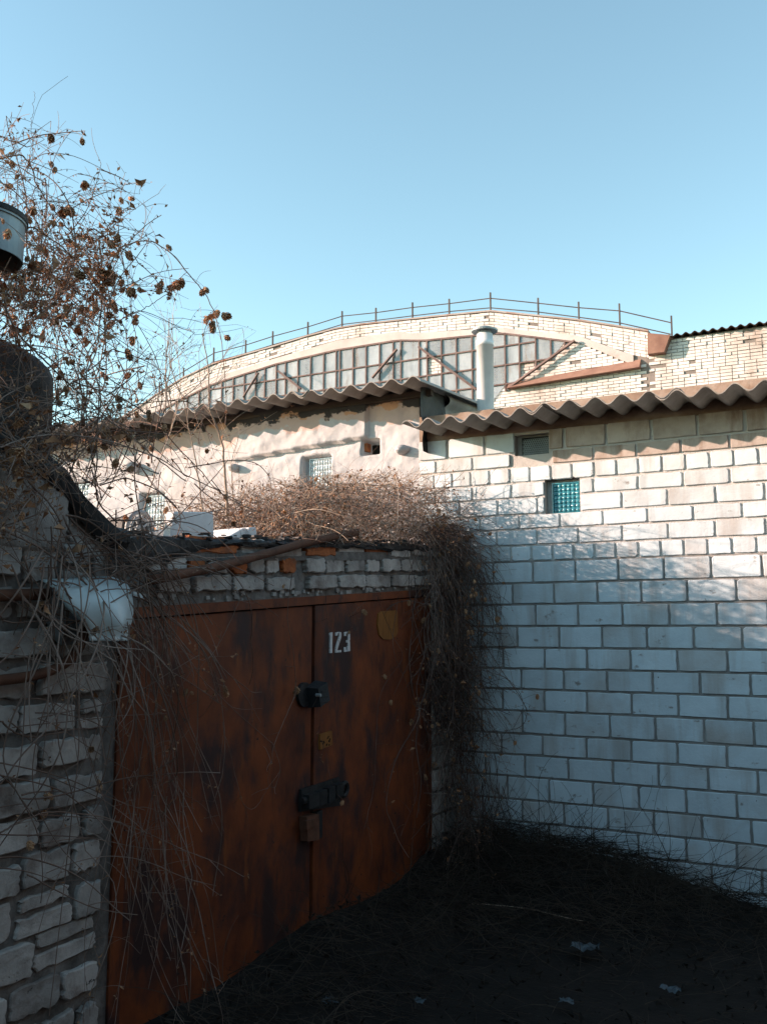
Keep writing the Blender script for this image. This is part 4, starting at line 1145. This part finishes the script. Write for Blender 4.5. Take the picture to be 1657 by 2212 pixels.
class Vine:
    def __init__(self): self.st = MB(); self.tw = MB(); self.lv = MB(); self.cones = []
    def flake(self, p, size):
        a = rvec().normalized(); b = a.cross(rvec()).normalized()
        p = Vector(p); L = size * random.uniform(0.6, 1.4); w = L * random.uniform(0.3, 0.6)
        n = a.cross(b) * L * 0.25
        self.lv.quad(p, p + a * L * 0.5 + b * w * 0.5 + n, p + a * L, p + a * L * 0.45 - b * w * 0.5 + n)
    def spur(self, p, d, scale=1.0, cone=0.2, leaf=0.012, nl=3):
        L = random.uniform(0.04, 0.17) * scale
        d = (Vector(d) * 0.4 + rvec() * 0.7).normalized()
        pts = strand(p, d, L, 0.016, 1.5, 3.0)
        self.tw.tube(pts, 0.0011 * scale ** 0.5, 0.0006, 3)
        for _ in range(random.randint(0, nl)):
            self.flake(random.choice(pts), leaf * (2.2 if random.random() < 0.10 else 1.0))
        if random.random() < cone:
            self.cones.append((pts[-1], random.uniform(0.4, 1.0)))
            if random.random() < 0.4:
                q = Vector(pts[-1]) + rvec() * 0.012; self.cones.append((q, random.uniform(0.7, 1.1)))
    def main(self, pts, r0, r1=None, spurs=0.5, thick=True, sides=5, fork=0.03, **kw):
        (self.st if thick else self.tw).tube(pts, r0, r1 if r1 else r0 * 0.5, sides)
        for i in range(2, len(pts) - 1):
            if random.random() < fork:
                d = (Vector(pts[i + 1]) - Vector(pts[i])).normalized() + rvec() * 0.5
                f = strand(pts[i], d, random.uniform(0.1, 0.4), 0.03, 0.9, 1.5)
                self.tw.tube(f, r0 * 0.6, 0.0007, 4)
                for q in f[2::3]:
                    if random.random() < spurs: self.spur(q, d, **kw)
        for i in range(1, len(pts)):
            if random.random() < spurs:
                self.spur(pts[i], Vector(pts[i]) - Vector(pts[i - 1]), **kw)
    def finish(self, name, label, cat, loc, stem, twig, leafm, cap=240, group=None):
        t = thing(name, label, cat, loc, group)
        if self.st.v: self.st.build('stems', stem, t, smooth=True)['kind'] = 'stuff'
        if self.tw.v: self.tw.build('twigs', twig, t)['kind'] = 'stuff'
        if self.lv.v: self.lv.build('dry_leaves', leafm, t)['kind'] = 'stuff'
        random.shuffle(self.cones)
        for (p, s) in self.cones[:cap]:
            o = link('hop_cone', random.choice(CONES), t, p)
            o.scale = (s, s, s * random.uniform(0.9, 1.15)); o.rotation_euler = (random.gauss(0, 0.5), random.gauss(0, 0.5), random.uniform(0, 6.28))
        return t
def path(ctrl, n=40, jit=0.004):
    pts = smooth_path([BP(px, py, x) for (px, py, x) in ctrl], n)
    w = Vector((0, 0, 0))
    for i in range(len(pts)):
        w = w * 0.85 + rvec() * jit * 0.5; pts[i] = pts[i] + w
    return pts

# --- hop vine climbing over the left roofs
polyT = [(p.y, p.z) for p in (BP(*q, 0.05) for q in [(-200, 150), (0, 235), (55, 243), (112, 256), (146, 296), (160, 345), (212, 368), (248, 455), (262, 520), (318, 520), (332, 590), (300, 690), (352, 790), (430, 870), (520, 960), (560, 1080), (480, 1165), (330, 1200), (200, 1290), (-200, 1290)])]
keepT = lambda p: -0.5 < p.x < 0.3 and inpoly(p.y, p.z, polyT)
V = Vine()
def start_at(px0, px1, py0, py1, x0=-0.25, x1=0.2):
    return BP(random.uniform(px0, px1), random.uniform(py0, py1), random.uniform(x0, x1))
for i in range(80):        # risers that arch over to the right
    p = start_at(-120, 260, 560, 1050)
    d = Vector((random.gauss(0, 0.35), random.uniform(-0.4, 0.8), random.uniform(0.3, 1.2)))
    V.main(strand(p, d, random.uniform(0.5, 1.3), 0.035, 0.95, random.uniform(0.2, 1.6), keepT), random.uniform(0.0016, 0.0034), spurs=0.5, cone=0.06, leaf=0.014)
for i in range(85):        # crown: dense, twiggy
    p = start_at(-60, 225, 300, 700)
    d = Vector((random.gauss(0, 0.4), random.uniform(-0.6, 1.0), random.uniform(-0.4, 0.8)))
    V.main(strand(p, d, random.uniform(0.3, 0.8), 0.03, 1.2, random.uniform(0.2, 1.8), keepT), random.uniform(0.0012, 0.0026), spurs=0.7, cone=0.06, leaf=0.015, nl=4)
for i in range(60):        # knot of growth
    p = start_at(150, 245, 470, 640)
    V.main(strand(p, rvec(), random.uniform(0.12, 0.4), 0.025, 1.6, 0.8, keepT), 0.0016, spurs=0.85, cone=0.10, leaf=0.018, nl=7)
for i in range(110):        # tangle in front of the tarred block and the plaster wall
    p = start_at(-60, 420, 780, 1180, -0.2, 0.3)
    d = Vector((random.gauss(0, 0.4), random.gauss(0.1, 0.9), random.gauss(0.1, 0.6)))
    V.main(strand(p, d, random.uniform(0.4, 1.2), 0.035, 0.9, random.uniform(0.0, 1.2), keepT), random.uniform(0.0014, 0.0032), spurs=0.42, cone=0.05, leaf=0.012)
for i in range(75):        # dense mass hanging over the wall corner at far left
    p = start_at(-60, 110, 880, 1060, 0.0, 0.3)
    V.main(strand(p, rvec(), random.uniform(0.2, 0.6), 0.03, 0.9, 1.5, keepT), random.uniform(0.0014, 0.0028), spurs=0.7, cone=0.06, leaf=0.022, nl=5)
for i in range(34):        # dark knot under the vent cowl
    p = start_at(-40, 42, 575, 650, 0.0, 0.2)
    V.main(strand(p, rvec(), random.uniform(0.08, 0.25), 0.025, 1.5, 1.0, keepT), 0.002, spurs=0.9, cone=0.12, leaf=0.024, nl=7)
heroes = [
    ([(226, 590, .05), (262, 535, .08), (300, 517, .10), (335, 522, .10), (372, 548, .10), (408, 592, .10), (440, 634, .10), (458, 665, .10), (470, 705, .1), (481, 772, .1), (487, 850, .1), (484, 920, .1)], 0.0028, 0.30),
    ([(150, 640, .0), (200, 690, .05), (240, 735, .08), (262, 790, .1), (270, 850, .1), (262, 900, .1)], 0.0024, 0.3),
    ([(40, 480, .1), (90, 500, .12), (150, 550, .12), (205, 622, .12), (245, 660, .1), (300, 688, .1)], 0.0030, 0.35),
    ([(205, 680, .1), (250, 690, .1), (300, 672, .1), (345, 645, .1), (400, 590, .1)], 0.0022, 0.3),
    ([(10, 640, .15), (18, 690, .15), (45, 735, .15), (110, 790, .15), (175, 850, .16), (250, 915, .16), (330, 985, .16), (400, 1040, .16)], 0.0040, 0.12),
    ([(215, 520, .1), (222, 620, .1), (215, 720, .1), (192, 790, .1), (185, 880, .1), (200, 980, .1), (220, 1080, .1)], 0.0034, 0.2),
    ([(160, 826, .1), (240, 850, .1), (330, 905, .1), (400, 985, .12), (470, 1060, .12), (560, 1110, .1)], 0.0030, 0.2),
    ([(90, 640, .1), (130, 600, .1), (185, 650, .1), (260, 700, .1), (275, 760, .1), (272, 830, .1), (285, 870, .1)], 0.0026, 0.25),
    ([(255, 470, .1), (262, 560, .1), (280, 640, .1), (292, 700, .1), (300, 760, .08), (296, 840, .08)], 0.0022, 0.25),
    ([(0, 340, .1), (40, 330, .1), (62, 350, .1), (80, 400, .1), (130, 470, .1), (165, 520, .1)], 0.0034, 0.3),
    ([(60, 360, .1), (66, 310, .1), (70, 260, .1), (77, 196, .1)], 0.0012, 0.0),
    ([(430, 960, .1), (440, 860, .1), (430, 780, .1), (445, 700, .1), (470, 655, .1)], 0.0014, 0.25),
    ([(0, 965, .2), (80, 940, .2), (200, 945, .2), (330, 985, .2), (430, 1040, .2), (520, 1085, .18)], 0.0032, 0.2),
    ([(300, 1010, .2), (330, 900, .2), (350, 820, .2), (380, 760, .2), (420, 720, .2)], 0.0016, 0.3),
]
for ctrl, r, sp in heroes:
    V.main(path(ctrl, 46, 0.004), r, r * 0.55, spurs=sp, sides=6, cone=0.2, leaf=0.012)
for (px, py) in ((452, 684), (478, 668), (484, 676), (458, 694), (378, 612), (388, 600), (345, 608), (232, 600), (222, 585), (240, 592), (150, 445)):
    p = BP(px, py, 0.1)
    for k in range(3): V.cones.append((p + rvec() * 0.009, random.uniform(0.9, 1.3)))
V.finish('hop_vine', 'tall dry hop vine sprawling over the left roofs against the sky', 'vine', (0, -3.7, 2.2), M['stem'], M['stem'], M['leaf_dry'], 290)

# --- strands hanging down beside the left of the gate
V = Vine()
for i in range(84):
    p = BP(random.uniform(110, 335), random.uniform(1120, 1330), random.uniform(0.08, 0.2))
    d = Vector((random.uniform(-0.1, 0.5), random.uniform(-0.2, 0.9), random.uniform(-0.8, 0.5)))
    keepH = lambda q: 0.035 < q.x < 0.34 and 0.03 < q.z < 2.45 and q.y < -2.55 + max(0, 0.3 * (1.2 - q.z))
    V.main(strand(p, d, random.uniform(0.5, 2.3), 0.04, 0.55, random.uniform(1.2, 3.2), keepH), random.uniform(0.0018, 0.0036), spurs=0.07, cone=0.03, leaf=0.013)
for i in range(34):
    p = BP(random.uniform(-60, 120), random.uniform(1150, 1900), random.uniform(0.06, 0.16))
    d = Vector((random.uniform(-0.1, 0.2), 1.0, random.uniform(-0.6, 0.35)))
    V.main(strand(p, d, random.uniform(0.4, 1.2), 0.04, 0.55, random.uniform(0.0, 0.9), lambda q: 0.04 < q.x < 0.3 and q.y < -2.7), random.uniform(0.0018, 0.0034), spurs=0.08, cone=0.10, leaf=0.014)
for i in range(46):
    p = BP(random.uniform(250, 380), random.uniform(1300, 1900), random.uniform(0.05, 0.2))
    V.main(strand(p, (random.gauss(0, .2), random.gauss(0.1, 0.4), -1), random.uniform(0.3, 0.9), 0.04, 0.4, 2.0, lambda q: 0.03 < q.x < 0.4 and q.z > 0.02), random.uniform(0.0010, 0.0020), spurs=0.12, cone=0.03, leaf=0.012)
for i in range(42):        # thicker looping stems over the rough wall and the hinge side of the gate
    p = BP(random.uniform(20, 330), random.uniform(1080, 1400), random.uniform(0.08, 0.22))
    V.main(strand(p, (random.uniform(-0.1, 0.3), random.uniform(-0.5, 0.9), random.uniform(-1, 0.2)), random.uniform(0.7, 2.0), 0.04, 1.0, random.uniform(0.6, 2.0), keepH), random.uniform(0.0026, 0.0046), spurs=0.10, cone=0.03, leaf=0.016)
for ctrl, r in (([(150, 1120, .12), (220, 1190, .15), (270, 1270, .15), (300, 1340, .14), (320, 1420, .12), (340, 1530, .1)], 0.0042), ([(230, 1180, .15), (300, 1270, .15), (345, 1350, .12), (385, 1440, .10), (410, 1560, .08)], 0.0036),
                ([(0, 1140, .15), (90, 1190, .16), (180, 1260, .16), (230, 1330, .15), (260, 1430, .14), (255, 1560, .12)], 0.0040), ([(60, 1040, .15), (130, 1130, .18), (120, 1230, .18), (160, 1300, .16), (230, 1370, .14)], 0.0036),
                ([(245, 1500, .1), (262, 1640, .1), (280, 1760, .1), (330, 1900, .1), (400, 2020, .12), (440, 2120, .15)], 0.0034), ([(0, 1560, .1), (60, 1590, .1), (150, 1580, .1), (240, 1570, .1)], 0.0036), ([(0, 1800, .1), (60, 1770, .1), (130, 1755, .1), (235, 1770, .1), (290, 1800, .1)], 0.0032),
                ([(300, 1330, .1), (380, 1390, .1), (450, 1480, .07), (540, 1565, .06), (592, 1612, .06)], 0.0020), ([(632, 1240, .07), (622, 1330, .06), (636, 1420, .06), (641, 1490, .06), (618, 1550, .06), (592, 1610, .06), (586, 1650, .06)], 0.0022),
                ([(592, 1612, .06), (604, 1660, .06), (596, 1700, .06), (580, 1690, .06), (588, 1640, .06)], 0.0016), ([(480, 1560, .06), (500, 1640, .06), (520, 1720, .06), (548, 1748, .06), (585, 1700, .06)], 0.0015), ([(520, 1290, .06), (470, 1390, .06), (440, 1425, .06), (390, 1400, .06)], 0.0018)):
    V.main(path(ctrl, 40, 0.003), r, r * 0.6, spurs=0.06, sides=6, cone=0.2, leaf=0.014)
V.finish('hop_vine', 'bare brown vine strands hanging over the left gate leaf and rough wall', 'vine', (0.1, -3.3, 0), M['stem'], M['stem'], M['leaf_dry'], 120)

# --- thicket of dry vine on the garage roof
V = Vine()
outl = [(BP(px, py, -0.35).y, BP(px, py, -0.35).z) for (px, py) in ((500, 1150), (530, 1100), (570, 1062), (640, 1052), (700, 1040), (760, 1046), (800, 1032), (860, 1036), (905, 1052), (950, 1085), (1000, 1130))]
oy = [p[0] for p in outl]; oz = [p[1] for p in outl]
def roof_h(y): return float(np.interp(y, oy, oz)) - rtop(y)
for i in range(3600):
    y = random.uniform(oy[0], -0.03); x = random.uniform(-1.0, 0.06)
    hmax = max(0.03, roof_h(y) * (1 - 0.25 * abs(x + 0.35)))
    z = rtop(y) + hmax * random.random() ** 1.15
    d = Vector((random.gauss(0, 0.7), random.gauss(0, 0.9), random.gauss(0.1, 0.5)))
    kp_ = lambda q: q.y < -0.02 and q.z > rtop(q.y) - 0.02 and q.z < rtop(q.y) + max(0.03, roof_h(q.y)) * 1.12 + 0.02
    pts = strand((x, y, z), d, random.uniform(0.12, 0.45), 0.03, 1.3, random.uniform(-0.5, 2.0), kp_)
    (V.tw if i % 2 else V.st).tube(pts, random.uniform(0.0012, 0.0026), 0.0009, 3)
    for k in range(random.randint(1, 3)): V.flake(random.choice(pts), 0.020)
    if random.random() < 0.03: V.cones.append((pts[-1], random.uniform(0.4, 0.8)))
for i in range(170):       # coarser old stems through the heap
    y = random.uniform(oy[0], -0.1); x = random.uniform(-0.9, 0.05); z = rtop(y) + max(0.03, roof_h(y)) * random.uniform(0.3, 1.0)
    pts = strand((x, y, z), (random.gauss(0, 0.6), random.gauss(0, 0.9), random.gauss(0.1, 0.4)), random.uniform(0.3, 0.9), 0.03, 1.0, random.uniform(0, 2.0), kp_)
    V.st.tube(pts, random.uniform(0.0024, 0.0042), 0.0012, 5)
for i in range(240):
    y = random.uniform(oy[0] - 0.3, -0.05); x = random.uniform(-0.8, 0.0)
    z = rtop(y) + max(0.02, roof_h(y)) * 0.6
    pts = strand((x, y, z), (random.gauss(0, .4), random.gauss(0, .6), random.uniform(0.3, 1)), random.uniform(0.15, 0.5), 0.025, 1.0, random.uniform(0.5, 4), lambda q: q.y < -0.02)
    V.tw.tube(pts, 0.0011, 0.0006, 3)
    for k in range(2): V.flake(random.choice(pts), 0.010)
for i in range(60):
    y = random.uniform(-0.9, -0.03); pts = strand((random.uniform(-0.4, 0), y, rtop(y) + 0.25), (random.gauss(0, .3), 0.9, random.uniform(-0.2, 0.6)), random.uniform(0.2, 0.5), 0.03, 0.8, 1.2, lambda q: q.y < -0.015)
    V.tw.tube(pts, 0.0014, 0.0008, 3)
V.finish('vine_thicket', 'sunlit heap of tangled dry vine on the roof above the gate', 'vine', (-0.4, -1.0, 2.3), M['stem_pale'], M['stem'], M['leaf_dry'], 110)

# --- curtain of vine hanging in the corner right of the gate
V = Vine()
for i in range(230):
    y = -0.02 - abs(random.gauss(0, 0.30)); y = max(y, -0.85)
    p = Vector((random.uniform(-0.12, 0.05), y, rtop(y) + random.uniform(0.0, 0.16)))
    keepC = lambda q: q.z > 0.02 and q.x < 0.42 and q.y < -0.012 and (q.x > 0.02 or q.z > rtop(q.y) - 0.02)
    V.main(strand(p, (random.uniform(0.1, 0.8), random.uniform(-0.6, 0.6), random.uniform(-0.6, 0.4)), random.uniform(0.3, 2.2), 0.04, 0.95, random.uniform(1.6, 6.0), keepC), random.uniform(0.0012, 0.0028), spurs=0.2, cone=0.06, leaf=0.012)
for i in range(150):
    x = abs(random.gauss(0, 0.16)) + 0.02; p = Vector((x, -random.uniform(0.03, 0.35), random.uniform(0.9, 2.25) - x * 1.0))
    V.main(strand(p, (random.uniform(-0.2, 0.6), random.gauss(0, 0.3), random.uniform(-1, 0.3)), random.uniform(0.3, 1.4), 0.04, 0.9, random.uniform(1.5, 4), lambda q: q.z > 0.02 and q.y < -0.012 and 0.02 < q.x < 0.5), random.uniform(0.0010, 0.0024), spurs=0.16, cone=0.07, leaf=0.012)
for i in range(300):
    y = -random.uniform(0.02, 0.62); p = Vector((random.uniform(0.03, 0.14), y, rtop(y) - random.uniform(-0.1, 1.1)))
    V.main(strand(p, (random.uniform(-0.1, 0.2), random.gauss(0, 0.3), -1), random.uniform(0.4, 1.7), 0.04, 0.9, random.uniform(1.0, 3.0), lambda q: q.z > 0.02 and q.y < -0.012 and 0.022 < q.x < 0.3), random.uniform(0.0012, 0.0034), spurs=0.16, cone=0.05, leaf=0.013)
for i in range(60):        # coarse old stems, some looping off the wall
    y = -random.uniform(0.02, 0.75); p = Vector((random.uniform(0.04, 0.16), y, rtop(y) - random.uniform(-0.08, 0.9)))
    V.main(strand(p, (random.uniform(-0.1, 0.4), random.gauss(0, 0.4), -1), random.uniform(0.8, 2.2), 0.04, 1.0, random.uniform(0.6, 2.0), lambda q: q.z > 0.05 and q.y < -0.012 and 0.022 < q.x < 0.42), random.uniform(0.0026, 0.0046), spurs=0.2, cone=0.05, leaf=0.015)
for i in range(150):       # litter of broken stems at the foot of the corner
    y = -random.uniform(0.02, 0.6); p = Vector((random.uniform(0.03, 0.4), y, random.uniform(0.25, 0.9)))
    V.main(strand(p, (random.gauss(0, .3), random.gauss(0, 0.4), -1), random.uniform(0.3, 0.8), 0.04, 1.0, 1.5, lambda q: q.z > 0.05 and q.y < -0.012 and q.x > 0.022), random.uniform(0.0014, 0.0030), spurs=0.15, cone=0.02, leaf=0.015)
for i in range(34):
    y = -random.uniform(0.02, 0.5); p = Vector((random.uniform(-0.1, 0.08), y, rtop(y) + 0.12))
    V.main(strand(p, (1, random.gauss(0, .4), random.uniform(-0.1, 0.5)), random.uniform(0.15, 0.5), 0.03, 1.6, random.uniform(1.5, 4.5), lambda q: q.y < -0.012 and q.x < 0.4), random.uniform(0.0010, 0.0018), spurs=0.35, cone=0.12, leaf=0.013)
def rpath(ctrl, n=36, jit=0.003):
    pts = smooth_path([RP(px, py, y) for (px, py, y) in ctrl], n); return [p + rvec() * jit * 0.4 for p in pts]
for ctrl, r in (([(1040, 1380, -.2), (1085, 1450, -.2), (1120, 1500, -.18), (1138, 1540, -.16), (1125, 1570, -.15), (1090, 1580, -.15)], 0.0030), ([(1000, 1180, -.15), (1040, 1260, -.15), (1075, 1330, -.15), (1085, 1420, -.13), (1070, 1500, -.13)], 0.0022),
                ([(960, 1140, -.2), (1020, 1200, -.2), (1060, 1290, -.18), (1080, 1380, -.16), (1060, 1470, -.14)], 0.0022), ([(1050, 1450, -.15), (1100, 1470, -.15), (1130, 1520, -.15), (1110, 1572, -.15)], 0.0024)):
    V.main(rpath(ctrl), r, r * 0.6, spurs=0.3, sides=6, cone=0.12, leaf=0.012)
for ctrl, r in (([(815, 1285, .05), (845, 1370, .05), (868, 1420, .05), (822, 1495, .05), (812, 1600, .05), (806, 1700, .05), (786, 1790, .05)], 0.0016), ([(704, 1280, .05), (706, 1390, .05), (694, 1540, .05), (684, 1630, .05)], 0.0012), ([(860, 1290, .06), (850, 1400, .06), (880, 1480, .06), (905, 1560, .06), (890, 1650, .06), (905, 1760, .06)], 0.0018), ([(790, 1300, .05), (760, 1330, .05), (770, 1360, .05), (790, 1310, .05)], 0.0012)):
    V.main(path(ctrl, 40, 0.003), r, r * 0.6, spurs=0.16, sides=5, cone=0.25, leaf=0.011)
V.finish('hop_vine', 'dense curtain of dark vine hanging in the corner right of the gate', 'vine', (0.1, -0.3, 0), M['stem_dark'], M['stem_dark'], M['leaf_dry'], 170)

# --- bare saplings on the roof in front of the plaster wall
def sapling(label, ctrl, r):
    V = Vine(); pts = path(ctrl, 44, 0.004)
    V.st.tube(pts, r, r * 0.3, 6)
    for i in range(8, len(pts)):
        if random.random() < 0.55:
            a = random.uniform(-1, 1)
            tw = strand(pts[i], (random.gauss(0, .5), a, random.uniform(0.3, 1.0)), random.uniform(0.08, 0.4), 0.025, 0.7, 0.2)
            V.tw.tube(tw, 0.0013, 0.0006, 3)
            for k in range(3): V.flake(random.choice(tw), 0.009)
    t = thing('sapling', label, 'sapling', tuple(pts[0]), 'bare saplings on the garage roof')
    V.st.build('trunk', M['stem_pale'], t, smooth=True); V.tw.build('twigs', M['stem_pale'], t)['kind'] = 'stuff'; V.lv.build('dry_leaves', M['leaf_dry'], t)['kind'] = 'stuff'
sapling('thickest bare sapling on the roof, right of the upright foam board', [(494, 1165, -.5), (489, 1080, -.5), (483, 990, -.5), (472, 930, -.5), (455, 880, -.5), (452, 800, -.5), (436, 720, -.5)], 0.009)
sapling('thin bare sapling leaning behind the upright foam board', [(440, 1150, -.6), (428, 1040, -.6), (412, 950, -.6), (398, 880, -.6), (372, 800, -.6), (372, 700, -.6)], 0.005)
sapling('slender bare sapling rising above the spoked wheel', [(300, 1150, -.7), (340, 1010, -.7), (382, 900, -.7), (392, 820, -.7), (380, 740, -.7)], 0.004)
sapling('short pale sapling between foam tray and vine heap', [(520, 1155, -.4), (508, 1090, -.4), (500, 1010, -.4), (520, 930, -.4)], 0.004)

# ------------------------------------------------------------------ bare trees far behind at the left
def bare_tree(label, px, py_top, dist, spread, seed):
    random.seed(seed)
    g = ray(px, 1360); base = CAM + g * (dist / 1.0); base.z = 0
    top = (CAM + ray(px, py_top) * dist).z
    t = thing('bare_tree', label, 'tree', tuple(base), 'bare trees beyond the garages')
    tr_, cr_ = MB(), MB()
    def grow(p, d, L, r, lev):
        n = 5; pts = [p.copy()]
        for i in range(n):
            d = (d + rvec() * 0.10 + Vector((0, 0, 0.03))).normalized(); p = p + d * (L / n); pts.append(p.copy())
        (tr_ if lev == 0 else cr_).tube(pts, r, r * 0.55, 6 if lev == 0 else 3)
        if lev >= 5: return
        for k in range(random.choice((3, 4) if lev < 4 else (3, 4, 5))):
            q = pts[random.randint(2, n)]
            nd = (d + rvec() * (0.42 if lev else 0.5) * spread).normalized()
            grow(q, nd, L * random.uniform(0.50, 0.78), max(0.004, r * 0.5), lev + 1)
    grow(Vector(base), Vector((0, 0, 1)), top * 0.42, 0.16, 0)
    tr_.build('trunk', M['bark'], t, smooth=True); cr_.build('crown', M['bark'], t)
bare_tree('hazy bare tree behind the left hop vine', 120, 650, 22, 1.0, 3)
bare_tree('second bare tree behind the left end of the arched roof', 260, 690, 26, 1.0, 8)
bare_tree('bare tree top at the far left edge behind the vent cowl', -20, 620, 24, 1.1, 15)
random.seed(99)

# ------------------------------------------------------------------ ground litter
dm = MB()
for i in range(3600):
    x = random.uniform(0.03, 3.4) if random.random() < 0.6 else random.uniform(0.03, 1.5)
    y = -abs(random.gauss(0, 0.5)) - 0.03
    if i % 4 == 0: x, y = abs(random.gauss(0, 0.35)) + 0.05, random.uniform(-3.2, -0.3)
    p = Vector((x, y, heap(x, y) + 0.005 + 0.07 * random.random()))
    pts = strand(p, (random.gauss(0, 1), random.gauss(0, 0.6), random.gauss(0.05, 0.25)), random.uniform(0.2, 0.7), 0.05, 0.7, 0.8, lambda q: q.y < -0.015 and q.x > 0.03 and q.z > heap(q.x, q.y) - 0.03)
    dm.tube(pts, random.uniform(0.0012, 0.0030), 0.0009, 3)
for i in range(130):
    x = random.uniform(0.1, 2.6); yy_ = -random.uniform(0.04, 0.5); pts = strand((x, yy_, heap(x, yy_)), (random.gauss(0, .6), random.gauss(-.1, .3), 1), random.uniform(0.2, 0.5), 0.04, 0.5, 2.2, lambda q: q.y < -0.015)
    dm.tube(pts, 0.0014, 0.0007, 3)
for i in range(700):
    x = random.uniform(0.05, 3.4); y = random.uniform(-4.2, -0.4)
    pts = strand((x, y, heap(x, y) + 0.02 + 0.05 * random.random()), (random.gauss(0, 1), random.gauss(0, 1), random.gauss(0.05, 0.15)), random.uniform(0.1, 0.5), 0.05, 0.5, 0.6, lambda q: q.z > 0.01)
    dm.tube(pts, random.uniform(0.0008, 0.0018), 0.0007, 3)
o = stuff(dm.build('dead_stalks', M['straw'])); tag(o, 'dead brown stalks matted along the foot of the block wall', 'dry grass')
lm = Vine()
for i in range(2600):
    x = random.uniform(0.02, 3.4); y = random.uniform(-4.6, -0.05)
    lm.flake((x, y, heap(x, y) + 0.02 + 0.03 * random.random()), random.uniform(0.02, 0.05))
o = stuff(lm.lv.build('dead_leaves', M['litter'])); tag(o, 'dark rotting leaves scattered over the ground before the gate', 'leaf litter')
hs = MB()
def gpt(px, py, z=0.08):
    r = ray(px, py); return CAM + r * ((z - CAM.z) / r.z)
hs.tube(smooth_path([gpt(1016, 1953), gpt(1080, 1957), gpt(1150, 1966), gpt(1225, 1984), gpt(1310, 2000, 0.04)], 24), 0.004, 0.002, 6)
tag(hs.build('pale_straw', M['stem_pale'], smooth=True), 'single long pale straw lying on the dark ground before the block wall', 'straw')
for (px, py, s_, lab) in ((1258, 2052, 0.11, 'largest crumpled pale scrap on the dark ground'), (1445, 2142, 0.07, 'small pale scrap on the ground near the right edge'), (1223, 2166, 0.055, 'small upright bluish scrap below the largest scrap'), (905, 2165, 0.045, 'tiny pale scrap on the ground right of the gate foot'), (712, 2168, 0.06, 'pale scrap on the ground at the foot of the gate')):
    c = gpt(px, py, 0.05); s = MB(); P = []
    for i in range(7):
        P.append([(c.x + s_ * (i / 6 - 0.5) * (1 + 0.3 * random.random()) + 0.2 * s_ * random.random(), c.y + s_ * 0.7 * (j / 6 - 0.5) * (1 + 0.4 * random.random()), c.z + s_ * 0.35 * random.random()) for j in range(7)])
    s.grid(P)
    o = s.build('paper_scrap', M['scrap'])
    tag(o, lab, 'litter', 'scraps on the ground')
